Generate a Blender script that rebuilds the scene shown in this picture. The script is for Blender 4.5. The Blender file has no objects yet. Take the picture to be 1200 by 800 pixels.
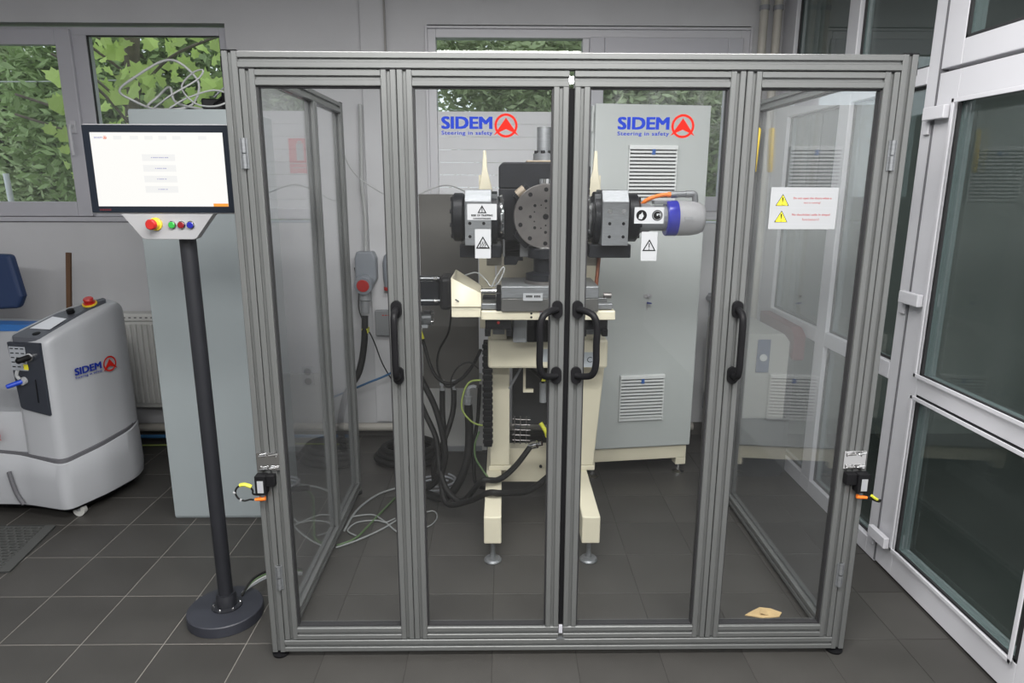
import bpy, bmesh, math, random
from math import sin, cos, pi, radians
from mathutils import Vector, Matrix
random.seed(7)
C = bpy.context.scene.collection
SC = bpy.context.scene

# ------------------------------------------------------------------ camera
H = 1.64
PITCH, YAW, ROLL = radians(13.0), radians(0.8), radians(0.165)
cd = bpy.data.cameras.new('camera'); cam = bpy.data.objects.new('camera', cd); C.objects.link(cam)
cd.sensor_width = 36.0; cd.lens = 24.0; cd.clip_start = 0.05; cd.clip_end = 200
_f = Vector((sin(YAW)*cos(PITCH), cos(YAW)*cos(PITCH), -sin(PITCH)))
_r = Vector((cos(YAW), -sin(YAW), 0)); _u = _r.cross(_f)
_r2 = _r*cos(ROLL) + _u*sin(ROLL); _u2 = -_r*sin(ROLL) + _u*cos(ROLL)
cam.matrix_world = Matrix(((_r2.x, _u2.x, -_f.x, 0), (_r2.y, _u2.y, -_f.y, 0), (_r2.z, _u2.z, -_f.z, H), (0, 0, 0, 1)))
SC.camera = cam

# ------------------------------------------------------------------ world, exposure, lights
SC.view_settings.view_transform = 'Standard'; SC.view_settings.look = 'None'
SC.view_settings.gamma = 1.0; SC.view_settings.use_curve_mapping = False
SC.view_settings.exposure = 0.0
try:
    SC.cycles.transparent_max_bounces = 32; SC.cycles.max_bounces = 10
    SC.cycles.diffuse_bounces = 5; SC.cycles.glossy_bounces = 5
    SC.cycles.sample_clamp_indirect = 4.0
except Exception:
    pass
W = bpy.data.worlds.new('world'); SC.world = W; W.use_nodes = True
W.node_tree.nodes['Background'].inputs[0].default_value = (0.86, 0.93, 1.0, 1)
W.node_tree.nodes['Background'].inputs[1].default_value = 1.5
def area(name, loc, sx, sy, power, col=(1, 1, 1), rot=(0, 0, 0)):
    l = bpy.data.lights.new(name, 'AREA'); l.shape = 'RECTANGLE'; l.size = sx; l.size_y = sy
    l.energy = power; l.color = col
    o = bpy.data.objects.new(name, l); C.objects.link(o); o.location = loc; o.rotation_euler = rot
    return o
area('unseen_low_lamp', (0.15, 0.8, 2.76), 2.2, 0.5, 135, (1.0, 0.985, 0.965))  # unseen lamp, set low so the upper wall gets less light
area('unseen_low_lamp', (0.1, 2.3, 2.76), 2.2, 0.3, 38, (1.0, 0.985, 0.975))  # added unseen light over the cage to brighten its inside
area('unseen_ceiling_lamp', (-0.2, -1.6, 3.08), 3.0, 0.7, 190, (1.0, 0.985, 0.965))
area('unseen_ceiling_lamp', (-2.7, -1.0, 3.08), 1.4, 1.2, 70, (0.97, 0.985, 1.0))  # unseen light kept to brighten the left wall, placed clear of window reflections
area('unseen_ceiling_lamp', (3.6, 1.6, 3.08), 1.8, 0.5, 52, (1.0, 0.97, 0.93))  # added light for the adjacent room, no lamp seen there

# ------------------------------------------------------------------ materials
MATS = {}
def mat(name, col, rough=0.5, metal=0.0, var=0.0, vscale=6.0, bump=0.0, bscale=200.0, emit=None, estr=1.0, spec=0.5, stretch=None, trans=0.0, objvar=0.0):
    if name in MATS: return MATS[name]
    m = bpy.data.materials.new(name); m.use_nodes = True; nt = m.node_tree; b = nt.nodes['Principled BSDF']
    b.inputs['Base Color'].default_value = (*col, 1); b.inputs['Roughness'].default_value = rough
    b.inputs['Metallic'].default_value = metal; b.inputs['Specular IOR Level'].default_value = spec
    co = nt.nodes.new('ShaderNodeTexCoord'); src = co.outputs['Object']
    if stretch:
        mp = nt.nodes.new('ShaderNodeMapping'); mp.inputs['Scale'].default_value = stretch
        nt.links.new(src, mp.inputs[0]); src = mp.outputs[0]
    if var > 0 or objvar > 0:
        n = nt.nodes.new('ShaderNodeTexNoise'); n.inputs['Scale'].default_value = vscale; n.inputs['Detail'].default_value = 5
        nt.links.new(src, n.inputs['Vector'])
        mr = nt.nodes.new('ShaderNodeMapRange'); mr.inputs[1].default_value = .3; mr.inputs[2].default_value = .7
        mr.inputs[3].default_value = 1-var; mr.inputs[4].default_value = 1+var
        nt.links.new(n.outputs['Fac'], mr.inputs[0]); fac = mr.outputs[0]
        if objvar > 0:
            oi = nt.nodes.new('ShaderNodeObjectInfo'); m2 = nt.nodes.new('ShaderNodeMapRange')
            m2.inputs[3].default_value = 1-objvar; m2.inputs[4].default_value = 1+objvar
            nt.links.new(oi.outputs['Random'], m2.inputs[0])
            mu = nt.nodes.new('ShaderNodeMath'); mu.operation = 'MULTIPLY'
            nt.links.new(fac, mu.inputs[0]); nt.links.new(m2.outputs[0], mu.inputs[1]); fac = mu.outputs[0]
        vm = nt.nodes.new('ShaderNodeVectorMath'); vm.operation = 'SCALE'; vm.inputs[0].default_value = col
        nt.links.new(fac, vm.inputs['Scale']); nt.links.new(vm.outputs[0], b.inputs['Base Color'])
    if bump > 0:
        n2 = nt.nodes.new('ShaderNodeTexNoise'); n2.inputs['Scale'].default_value = bscale; n2.inputs['Detail'].default_value = 3
        nt.links.new(src, n2.inputs['Vector'])
        bp = nt.nodes.new('ShaderNodeBump'); bp.inputs['Strength'].default_value = bump; bp.inputs['Distance'].default_value = 0.002
        nt.links.new(n2.outputs['Fac'], bp.inputs['Height']); nt.links.new(bp.outputs[0], b.inputs['Normal'])
    if emit:
        b.inputs['Emission Color'].default_value = (*emit, 1); b.inputs['Emission Strength'].default_value = estr
    if trans > 0:
        tr = nt.nodes.new('ShaderNodeBsdfTranslucent'); tr.inputs[0].default_value = (*col, 1)
        mx = nt.nodes.new('ShaderNodeMixShader'); mx.inputs[0].default_value = trans
        out = nt.nodes['Material Output']
        nt.links.new(b.outputs[0], mx.inputs[1]); nt.links.new(tr.outputs[0], mx.inputs[2]); nt.links.new(mx.outputs[0], out.inputs[0])
    MATS[name] = m; return m
def glass(name, tint=(.97, .98, .98), haze=0.0, hazecol=(.6, .62, .65), f0=0.04, rough=0.0):
    m = bpy.data.materials.new(name); m.use_nodes = True; nt = m.node_tree; nt.nodes.clear()
    out = nt.nodes.new('ShaderNodeOutputMaterial')
    t = nt.nodes.new('ShaderNodeBsdfTransparent'); t.inputs[0].default_value = (*tint, 1)
    g = nt.nodes.new('ShaderNodeBsdfGlossy'); g.inputs['Roughness'].default_value = rough
    g.inputs[0].default_value = (1, 1, 1, 1)
    lw = nt.nodes.new('ShaderNodeLayerWeight'); lw.inputs[0].default_value = 0.5
    p = nt.nodes.new('ShaderNodeMath'); p.operation = 'POWER'; p.inputs[1].default_value = 4.0
    nt.links.new(lw.outputs['Facing'], p.inputs[0])
    mr = nt.nodes.new('ShaderNodeMapRange'); mr.inputs[3].default_value = f0; mr.inputs[4].default_value = 1.0
    nt.links.new(p.outputs[0], mr.inputs[0])
    mx = nt.nodes.new('ShaderNodeMixShader')
    nt.links.new(mr.outputs[0], mx.inputs[0]); nt.links.new(t.outputs[0], mx.inputs[1]); nt.links.new(g.outputs[0], mx.inputs[2])
    last = mx.outputs[0]
    if haze > 0:
        d = nt.nodes.new('ShaderNodeBsdfDiffuse'); d.inputs[0].default_value = (*hazecol, 1)
        m3 = nt.nodes.new('ShaderNodeMixShader'); m3.inputs[0].default_value = haze
        nt.links.new(last, m3.inputs[1]); nt.links.new(d.outputs[0], m3.inputs[2]); last = m3.outputs[0]
    nt.links.new(last, out.inputs[0]); MATS[name] = m; return m

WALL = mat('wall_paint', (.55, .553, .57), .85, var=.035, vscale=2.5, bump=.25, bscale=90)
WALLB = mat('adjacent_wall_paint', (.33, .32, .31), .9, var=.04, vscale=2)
CEIL = mat('ceiling_paint', (.62, .61, .60), .9)
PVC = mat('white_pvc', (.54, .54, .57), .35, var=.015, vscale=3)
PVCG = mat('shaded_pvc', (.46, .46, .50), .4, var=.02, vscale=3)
GASK = mat('rubber_gasket', (.02, .02, .022), .6)
TILE = mat('floor_tile', (.047, .045, .042), .45, spec=.38, var=.13, vscale=3.2, objvar=.10, bump=.3, bscale=260)
ALU = mat('anodised_aluminium', (.135, .14, .138), .36, metal=.3, var=.03, vscale=4, stretch=(1, 1, 1))
ALUD = mat('aluminium_slot', (.17, .17, .165), .5, metal=.4)
BLACK = mat('black_plastic', (.008, .008, .009), .48, spec=.15)
BLKM = mat('black_oxide_steel', (.010, .011, .014), .40, metal=.15, var=.3, vscale=14, spec=.25)
RUB = mat('black_rubber', (.010, .010, .011), .7, spec=.08)
STEEL = mat('machined_steel', (.21, .22, .23), .40, metal=.55, var=.12, vscale=30, stretch=(1, 1, 6))
STEELD = mat('ground_steel', (.17, .16, .155), .38, metal=.75, var=.10, vscale=25)
CHROME = mat('chrome', (.7, .7, .7), .12, metal=1)
SHEET = mat('steel_sheet', (.075, .072, .067), .42, metal=.2, var=.12, vscale=6)
BEIGE = mat('cream_enamel', (.62, .58, .45), .42, var=.03, vscale=8)
GREYCAB = mat('light_grey_powder_coat', (.40, .425, .42), .5, var=.015, vscale=3, bump=.08, bscale=500)
GREYCAB2 = mat('pale_grey_powder_coat', (.29, .325, .335), .55, var=.015, vscale=3, bump=.08, bscale=500)
VENTM = mat('pale_vent_plastic', (.60, .62, .62), .5)
DARK = mat('vent_dark', (.13, .135, .135), .7)
SILV = mat('silver_plastic', (.34, .34, .35), .42, var=.02)
MONB = mat('monitor_bezel', (.010, .014, .022), .3, spec=.3)
POLE = mat('dark_grey_powder_coat', (.014, .015, .019), .5, var=.08, vscale=20)
BASEM = mat('slate_powder_coat', (.026, .028, .037), .5, var=.08, vscale=12)
ROBW = mat('white_fibreglass', (.37, .38, .40), .33, var=.02, vscale=4)
ROBG = mat('console_grey', (.075, .08, .095), .45)
ROBD = mat('navy_grey_panel', (.022, .026, .036), .45)
GREYP = mat('machine_grey_plastic', (.21, .22, .23), .45)
BLUEINK = mat('blue_ink', (.012, .030, .25), .75, spec=.1)
REDINK = mat('red_ink', (.44, .014, .008), .75, spec=.1)
BLKINK = mat('black_ink', (.010, .010, .010), .75, spec=.1)
GREYINK = mat('grey_ink', (.35, .35, .4), .6)
PAPER = mat('white_label', (.33, .34, .35), .75, spec=.15)
YEL = mat('yellow_plastic', (.70, .50, .03), .45)
YELS = mat('warning_yellow', (.75, .68, .03), .5)
YELD = mat('yellow_cable_tag', (.60, .60, .05), .5)
RED = mat('red_plastic', (.42, .015, .012), .4)
REDS = mat('sign_red', (.50, .05, .06), .5)
ORG = mat('orange_plastic', (.85, .20, .02), .45)
GRNB = mat('green_button', (.03, .30, .05), .25, emit=(.05, .6, .08), estr=.15)
REDB = mat('red_button', (.20, .01, .015), .25)
BLUB = mat('blue_button', (.015, .02, .28), .25)
BLUR = mat('blue_ring', (.015, .02, .34), .25)
BLUEP = mat('blue_plastic', (.02, .12, .36), .45)
NAVY = mat('navy_cover', (.015, .035, .10), .6)
BLUEH = mat('blue_hose', (.03, .12, .26), .45)
GRN = mat('green_cable', (.07, .12, .05), .5)
GRNY = mat('earth_cable', (.22, .28, .07), .5)
WCAB = mat('pale_cable', (.38, .39, .39), .5)
GCAB = mat('grey_cable', (.25, .26, .28), .5)
HOSE = mat('black_hose', (.010, .010, .010), .55, spec=.2)
WOOD = mat('brown_wood', (.11, .055, .025), .6, var=.2, vscale=20, stretch=(1, 1, .1))
CARD = mat('tan_cardboard', (.50, .36, .18), .8, var=.08, vscale=20)
PIPEM = mat('cream_pipe', (.42, .40, .36), .5, var=.05, vscale=10)
RADM = mat('radiator_enamel', (.58, .58, .56), .4)
PLINTH = mat('dark_plinth', (.07, .065, .06), .6, var=.15, vscale=5)
FILM = mat('white_blind', (.84, .84, .86), .8, trans=.3)
FCAB = mat('darker_pale_cable', (.20, .21, .21), .6)  # darker variant of the pale cable, used for the floor runs
MATM = mat('mat_rubber', (.030, .032, .031), .65)
MATL = mat('mat_tread', (.060, .062, .060), .6)
BARK = mat('bark', (.12, .10, .075), .85, var=.3, vscale=20)
LEAF1 = mat('bright_leaf', (.55, .70, .22), .55, trans=.42, var=.05, vscale=10, objvar=.35)
LEAF2 = mat('mid_leaf', (.42, .50, .28), .65, trans=.3, var=.35, vscale=2.2)
LEAF3 = mat('dark_leaf', (.28, .38, .16), .6, trans=.25, var=.35, vscale=2.5)
GROUND = mat('lawn_ground', (.10, .14, .06), .9, var=.2, vscale=2)
ORNS = mat('tan_steel', (.30, .25, .19), .45, metal=.3)
COPPER = mat('copper_tube', (.30, .10, .05), .4, metal=.4)
SCREEN = mat('lit_screen', (.02, .02, .02), .5, emit=(1.0, .99, .955), estr=.93)
SCREENG = mat('lit_screen_button', (.02, .02, .02), .5, emit=(.90, .90, .885), estr=.93)
SCREENB = mat('lit_screen_blue', (.01, .01, .02), .5, emit=(.35, .35, .6), estr=.9)
SCREENR = mat('lit_screen_red', (.02, .01, .01), .5, emit=(.85, .18, .08), estr=.9)
SCREENO = mat('lit_screen_orange', (.02, .01, .01), .5, emit=(1.0, .36, .02), estr=.95)
PANE = glass('door_pane_glass', (.98, .985, .985), haze=.003, f0=.022)
SIDEP = glass('side_pane_glass', (.97, .975, .98), haze=.03, f0=.085)
WGLASS = glass('window_glass', (.93, .95, .94), haze=.012, f0=.04)
PGLASS = glass('partition_glass', (.62, .69, .68), haze=.02, hazecol=(.28, .36, .36), f0=.05)

# grout: pale left of the cage, dark from its left side rightwards
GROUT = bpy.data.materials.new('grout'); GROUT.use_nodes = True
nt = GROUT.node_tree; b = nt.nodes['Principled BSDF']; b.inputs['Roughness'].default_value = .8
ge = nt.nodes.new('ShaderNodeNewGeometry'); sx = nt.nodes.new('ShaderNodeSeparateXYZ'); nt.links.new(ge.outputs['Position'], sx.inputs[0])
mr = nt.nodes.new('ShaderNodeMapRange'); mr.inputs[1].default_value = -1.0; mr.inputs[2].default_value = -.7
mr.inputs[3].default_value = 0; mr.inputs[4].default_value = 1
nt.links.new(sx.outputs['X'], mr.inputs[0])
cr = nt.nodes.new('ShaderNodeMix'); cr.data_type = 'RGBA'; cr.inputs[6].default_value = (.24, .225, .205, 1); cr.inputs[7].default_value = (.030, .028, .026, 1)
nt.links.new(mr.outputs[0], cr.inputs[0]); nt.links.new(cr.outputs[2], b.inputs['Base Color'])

# ------------------------------------------------------------------ mesh builder
class MB:
    def __init__(s): s.v = []; s.f = []
    def add(s, vs, fs):
        o = len(s.v); s.v += [tuple(v) for v in vs]; s.f += [tuple(i+o for i in f) for f in fs]; return s
    def box(s, x0, x1, y0, y1, z0, z1):
        return s.add([(x0, y0, z0), (x1, y0, z0), (x1, y1, z0), (x0, y1, z0), (x0, y0, z1), (x1, y0, z1), (x1, y1, z1), (x0, y1, z1)],
                     [(0, 3, 2, 1), (4, 5, 6, 7), (0, 1, 5, 4), (1, 2, 6, 5), (2, 3, 7, 6), (3, 0, 4, 7)])
    def obox(s, M, sx, sy, sz):
        a = MB().box(-sx/2, sx/2, -sy/2, sy/2, -sz/2, sz/2); return s.add([M @ Vector(v) for v in a.v], a.f)
    def frame(s, p, q):
        d = (Vector(q)-Vector(p)).normalized(); h = Vector((0, 0, 1)) if abs(d.z) < .95 else Vector((0, 1, 0))
        u = h.cross(d).normalized(); return d, u, d.cross(u)
    def cyl(s, p, q, r, n=20, r2=None, cap=True):
        r2 = r if r2 is None else r2; d, u, w = s.frame(p, q); p = Vector(p); q = Vector(q)
        vs = [p+(u*cos(2*pi*i/n)+w*sin(2*pi*i/n))*r for i in range(n)]+[q+(u*cos(2*pi*i/n)+w*sin(2*pi*i/n))*r2 for i in range(n)]
        fs = [(i, (i+1) % n, n+(i+1) % n, n+i) for i in range(n)]
        if cap: fs += [tuple(reversed(range(n))), tuple(range(n, 2*n))]
        return s.add(vs, fs)
    def lathe(s, p, q, prof, n=24):
        # prof: (t along p->q in metres, radius)
        d, u, w = s.frame(p, q); p = Vector(p); vs = []; fs = []
        for t, r in prof:
            vs += [p+d*t+(u*cos(2*pi*i/n)+w*sin(2*pi*i/n))*max(r, 1e-5) for i in range(n)]
        for k in range(len(prof)-1):
            fs += [(k*n+i, k*n+(i+1) % n, (k+1)*n+(i+1) % n, (k+1)*n+i) for i in range(n)]
        fs += [tuple(reversed(range(n))), tuple(range((len(prof)-1)*n, len(prof)*n))]
        return s.add(vs, fs)
    def prism(s, poly, M, t):
        n = len(poly); vs = [M @ Vector((x, y, 0)) for x, y in poly]+[M @ Vector((x, y, t)) for x, y in poly]
        return s.add(vs, [tuple(reversed(range(n))), tuple(range(n, 2*n))]+[(i, (i+1) % n, n+(i+1) % n, n+i) for i in range(n)])
    def tube(s, pts, r, n=8, sub=6, closed=False):
        P = [Vector(p) for p in pts]; m = len(P); Q = []
        if m == 2: Q = P
        else:
            rng = m if closed else m-1
            for i in range(rng):
                g = (lambda k: P[k % m]) if closed else (lambda k: P[max(0, min(m-1, k))])
                a, b_, c, d = g(i-1), g(i), g(i+1), g(i+2)
                for k in range(sub):
                    t = k/sub
                    Q.append(.5*((2*b_)+(c-a)*t+(2*a-5*b_+4*c-d)*t*t+(3*b_-a-3*c+d)*t**3))
            if not closed: Q.append(P[-1])
        m = len(Q); T = []
        for i in range(m):
            a = Q[(i-1) % m] if closed else Q[max(0, i-1)]; b_ = Q[(i+1) % m] if closed else Q[min(m-1, i+1)]
            t = (b_-a); T.append(t.normalized() if t.length > 1e-9 else Vector((0, 0, 1)))
        u = Vector((0, 0, 1)).cross(T[0])
        if u.length < .1: u = Vector((0, 1, 0)).cross(T[0])
        u.normalize(); vs = []; fs = []
        for i in range(m):
            u = (u-T[i]*u.dot(T[i])).normalized(); w = T[i].cross(u)
            vs += [Q[i]+(u*cos(2*pi*k/n)+w*sin(2*pi*k/n))*r for k in range(n)]
        for i in range(m if closed else m-1):
            j = (i+1) % m
            fs += [(i*n+k, i*n+(k+1) % n, j*n+(k+1) % n, j*n+k) for k in range(n)]
        if not closed: fs += [tuple(reversed(range(n))), tuple(range((m-1)*n, m*n))]
        return s.add(vs, fs)
    def profile(s, p, q, w=.045, up=(0, -1, 0)):
        # T-slot extrusion, square section w with a slot in every face
        p = Vector(p); q = Vector(q); d = (q-p).normalized(); a = Vector(up); b_ = d.cross(a).normalized()
        h = w/2; g = .0052; dp = .009; c = .002; sec = []
        for k in range(4):
            th = k*pi/2
            base = [(-h+c, -h), (-g-.0015, -h), (-g, -h+.0015), (-g, -h+dp), (g, -h+dp), (g, -h+.0015), (g+.0015, -h), (h-c, -h)]
            sec += [(x*cos(th)-y*sin(th), x*sin(th)+y*cos(th)) for x, y in base]
        n = len(sec)
        vs = [p+a*x+b_*y for x, y in sec]+[q+a*x+b_*y for x, y in sec]
        fs = [(i, (i+1) % n, n+(i+1) % n, n+i) for i in range(n)]
        # end caps as quads between core and corners
        return s.add(vs, fs+[tuple(reversed(range(n))), tuple(range(n, 2*n))])
    def build(s, name, m, parent=None, bevel=0, smooth=None, loc=None, seg=2):
        me = bpy.data.meshes.new(name); me.from_pydata(s.v, [], s.f); me.materials.append(m)
        bm = bmesh.new(); bm.from_mesh(me); bmesh.ops.recalc_face_normals(bm, faces=bm.faces); bm.to_mesh(me); bm.free()
        return link(name, me, parent, bevel, smooth, loc, seg)
LOCAL = set()
def link(name, me, parent=None, bevel=0, smooth=None, loc=None, seg=2):
    o = bpy.data.objects.new(name, me); C.objects.link(o)
    if smooth:
        for p in me.polygons: p.use_smooth = True
        me.set_sharp_from_angle(angle=radians(smooth))
    if bevel:
        b = o.modifiers.new('bevel', 'BEVEL'); b.width = bevel; b.segments = seg; b.limit_method = 'ANGLE'; b.angle_limit = radians(35)
    if parent is not None:
        o.parent = parent
        if parent.type == 'EMPTY' and parent.name not in LOCAL: o.location = -parent.location
    if loc is not None: o.location = loc
    return o
def thing(name, label, cat, loc=(0, 0, 0), rotz=0, group=None, local=False):
    o = bpy.data.objects.new(name, None); C.objects.link(o); o.empty_display_size = .1
    o.location = loc; o.rotation_euler = (0, 0, rotz); o['label'] = label; o['category'] = cat
    if group: o['group'] = group
    if local: LOCAL.add(o.name)
    return o
def tag(o, label, cat, group=None):
    o['label'] = label; o['category'] = cat
    if group: o['group'] = group
    return o
def struct(name, loc=(0, 0, 0)):
    o = bpy.data.objects.new(name, None); C.objects.link(o); o.location = loc; o['kind'] = 'structure'; return o
def S(o): o['kind'] = 'structure'; return o
def face_frame(o, right, up):
    r = Vector(right).normalized(); u = Vector(up).normalized(); n = r.cross(u)
    return Matrix(((r.x, u.x, n.x, o[0]), (r.y, u.y, n.y, o[1]), (r.z, u.z, n.z, o[2]), (0, 0, 0, 1)))
FR = lambda x, y, z: face_frame((x, y, z), (1, 0, 0), (0, 0, 1))       # faces -Y, towards the room
def text_geo(mb, s, w, h, M, bold=0.0, t=.0006):
    cu = bpy.data.curves.new('t', 'FONT'); cu.body = s; cu.size = 1; cu.resolution_u = 3; cu.space_character = 1.12 if len(s) > 10 else 1.0
    cu.align_x = 'CENTER'
    ob = bpy.data.objects.new('t', cu); C.objects.link(ob)
    me = bpy.data.meshes.new_from_object(ob)
    bpy.data.objects.remove(ob); vs = [v.co.copy() for v in me.vertices]
    x0 = min(v.x for v in vs); x1 = max(v.x for v in vs); y0 = min(v.y for v in vs); y1 = max(v.y for v in vs)
    F_ = [tuple(p.vertices) for p in me.polygons]; e = bold*w*.5
    for k, (dx, dy) in enumerate(((0, 0), (-e, -e*.5), (e, e*.5), (-e, e*.5), (e, -e*.5)) if bold else ((0, 0),)):
        mb.add([M @ Vector(((v.x-(x0+x1)/2)/(x1-x0)*(w-2*e)+dx, (v.y-(y0+y1)/2)/(y1-y0)*(h-e)+dy, t+k*2e-6)) for v in vs], F_)
    bpy.data.meshes.remove(me); return mb
def ring_geo(mb, M, r, ri, t=.0006, n=48):
    vs = [M @ Vector((r*cos(2*pi*i/n), r*sin(2*pi*i/n), t)) for i in range(n)]+[M @ Vector((ri*cos(2*pi*i/n), ri*sin(2*pi*i/n), t)) for i in range(n)]
    return mb.add(vs, [(i, (i+1) % n, n+(i+1) % n, n+i) for i in range(n)])
def arrow_geo(mb, M, r, t=.0007):
    L = [(0, .66), (1.08, -.84), (.60, -.56), (0, -.30)]; R_ = [(0, .66), (0, -.30), (-.60, -.56), (-1.07, -.84)]
    for P in (L, R_): mb.add([M @ Vector((x*r, y*r, t)) for x, y in P], [(0, 1, 2, 3)])
    return mb
def logo(parent, M, w, r, gap, slogan=True):
    """lettering block of width w centred left of an emblem of radius r"""
    Mb = M
    mb = MB(); text_geo(mb, 'SIDEM', w, w*.235, M @ Matrix.Translation((0, w*.095, 0)), bold=.030)
    if slogan: text_geo(mb, 'Steering in safety', w*1.0, w*.095, M @ Matrix.Translation((0, -w*.105, 0)), bold=.006)
    mb.build('lettering', BLUEINK, parent)
    e = MB(); Me = M @ Matrix.Translation((w/2+gap+r, w*.045, 0)); ring_geo(e, Me, r, r*.80); arrow_geo(e, Me, r)
    e.build('emblem', REDINK, parent)
def tri_geo(mb, M, s, th=.10, t=.0008):
    # warning triangle outline side s
    h = s*.866; A = [(-s/2, -h/3), (s/2, -h/3), (0, 2*h/3)]; k = 1-th*3.4
    B = [(x*k, y*k) for x, y in A]
    return mb.add([M @ Vector((x, y, t)) for x, y in A]+[M @ Vector((x, y, t)) for x, y in B], [(0, 1, 4, 3), (1, 2, 5, 4), (2, 0, 3, 5)])
def quad(mb, M, x0, x1, y0, y1, t=.0008):
    return mb.add([M @ Vector((x0, y0, t)), M @ Vector((x1, y0, t)), M @ Vector((x1, y1, t)), M @ Vector((x0, y1, t))], [(0, 1, 2, 3)])

# ================================================================== STRUCTURE
YB = 4.33; XP = 1.66; ZC = 3.12
# floor: grout bed with single tiles laid on it
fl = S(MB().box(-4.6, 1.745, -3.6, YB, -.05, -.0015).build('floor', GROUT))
fl2 = MB()
tm = MB(); t2 = .1483
tm.add([(-t2, -t2, -.003), (t2, -t2, -.003), (t2, t2, -.003), (-t2, t2, -.003), (-t2, -t2, -.0006), (t2, -t2, -.0006), (t2, t2, -.0006), (-t2, t2, -.0006),
        (-t2+.001, -t2+.001, 0), (t2-.001, -t2+.001, 0), (t2-.001, t2-.001, 0), (-t2+.001, t2-.001, 0)],
       [(0, 1, 5, 4), (1, 2, 6, 5), (2, 3, 7, 6), (3, 0, 4, 7), (4, 5, 9, 8), (5, 6, 10, 9), (6, 7, 11, 10), (7, 4, 8, 11), (8, 9, 10, 11)])
first = tm.build('tile', TILE, fl); tme = first.data; bpy.data.objects.remove(first)
def tilebox(x0, x1, y0, y1): return abs(x1-x0) > .01
for j in range(-19, 9):
    for i in range(-17, 6):
        cx = .262+.3*i-.15+.0; cy = 2.197+.3*j-.15
        x1 = cx+t2; y1 = cy+t2
        if cy < -3.5: continue
        near = (1.85 < cy+.15) and (cx > -3.4) and i <= 4
        if i == 5 or y1 > YB:    # cut tiles along the walls
            xx1 = min(x1, XP-.005); yy1 = min(y1, YB-.005)
            if xx1-(cx-t2) > .02 and yy1-(cy-t2) > .02:
                if cy > 1.7 and cx > -3.4: MB().box(cx-t2, xx1, cy-t2, yy1, -.003, 0).build('tile', TILE, fl)
                else: fl2.box(cx-t2, xx1, cy-t2, yy1, -.003, 0)
        elif near:
            o = bpy.data.objects.new('tile', tme); C.objects.link(o); o.parent = fl
            o.location = (cx, cy, random.uniform(-.0003, 0))
        else: fl2.box(cx-t2, x1, cy-t2, y1, -.003, 0)
o = fl2.build('tiled_area', TILE, fl); o['kind'] = 'stuff'

# back wall with openings for two windows
WZ0, WZ1 = 1.435, 2.53
W1 = (-3.75, -1.628); W2 = (-.446, 1.47)
wb = MB()
T = YB+.32
wb.box(-4.6, 1.9, YB, T, -.05, WZ0-.035); wb.box(-4.6, 1.9, YB, T, WZ1+.02, ZC)
wb.box(-4.6, W1[0], YB, T, WZ0-.035, WZ1+.02); wb.box(W1[1], W2[0], YB, T, WZ0-.035, WZ1+.02); wb.box(W2[1], 1.9, YB, T, WZ0-.035, WZ1+.02)
wback = S(wb.build('wall_back', WALL))
# shallow pilaster and surface cable duct
MB().box(-.835, -.69, YB-.022, YB, .10, ZC).build('pilaster', WALL, wback, bevel=.003)
MB().box(-.694, -.684, YB-.034, YB-.02, 1.3, ZC).build('cable_duct', mat('duct_grey', (.30, .29, .28), .6), wback)
S(MB().box(-4.6, 1.66, YB-.012, YB, 0, .085).build('baseboard_back', PLINTH))
wl = S(MB().box(-4.9, -4.6, -3.6, T, -.05, ZC).build('wall_left', WALL))
S(MB().box(-4.6, 6.0, -3.9, -3.6, -.05, ZC).build('wall_front', mat('darkened_rear_wall', (.22, .22, .215), .9)))  # unseen wall, darkened to weaken its reflection in the door glass
S(MB().box(-4.9, 6.3, -3.9, T, ZC, ZC+.1).build('ceiling', CEIL))
# adjacent room behind the glazed partition
S(MB().box(1.74, 6.0, -3.6, YB, -.05, 0).build('floor_adjacent', mat('adjacent_floor', (.10, .095, .09), .5, var=.1, vscale=3)))
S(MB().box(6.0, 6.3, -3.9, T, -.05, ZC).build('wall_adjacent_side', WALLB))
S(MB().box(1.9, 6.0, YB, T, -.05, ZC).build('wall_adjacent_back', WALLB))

def win_frame(mb, x0, x1, z0, z1, w, y0, y1, zb=None):
    zb = w if zb is None else zb
    mb.box(x0, x0+w, y0, y1, z0, z1); mb.box(x1-w, x1, y0, y1, z0, z1)
    mb.box(x0+w, x1-w, y0, y1, z0, z0+zb); mb.box(x0+w, x1-w, y0, y1, z1-w, z1)
# window_1 : opening sash on the left, fixed light on the right
w1 = struct('window_1', (-2.6, YB, WZ0))
m = MB(); win_frame(m, W1[0], W1[1], WZ0, WZ1, .045, YB+.02, YB+.09); m.box(-2.575, -2.455, YB+.02, YB+.09, WZ0+.045, WZ1-.045)
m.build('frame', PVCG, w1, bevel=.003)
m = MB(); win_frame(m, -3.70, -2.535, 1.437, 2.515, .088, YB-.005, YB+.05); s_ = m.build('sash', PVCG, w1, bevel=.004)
MB().box(-3.62, -2.615, YB+.015, YB+.03, 1.52, 2.43).build('pane', WGLASS, w1)
MB().box(-2.455, -1.67, YB+.045, YB+.06, 1.48, 2.49).build('pane', WGLASS, w1)
m = MB(); win_frame(m, -2.462, -1.665, 1.478, 2.492, .012, YB+.028, YB+.044); m.build('gasket', GASK, w1)
m = MB(); m.box(-2.592, -2.562, YB-.018, YB-.005, 1.93, 2.0); m.tube([(-2.577, YB-.018, 1.97), (-2.577, YB-.05, 1.965), (-2.577, YB-.052, 1.86), (-2.577, YB-.05, 1.80)], .009, 8)
m.build('handle', PVC, w1, smooth=40)
MB().box(-3.75, -1.628, YB-.02, YB+.32, WZ0-.03, WZ0-.001).build('sill', PVCG, w1, bevel=.004)
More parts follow.
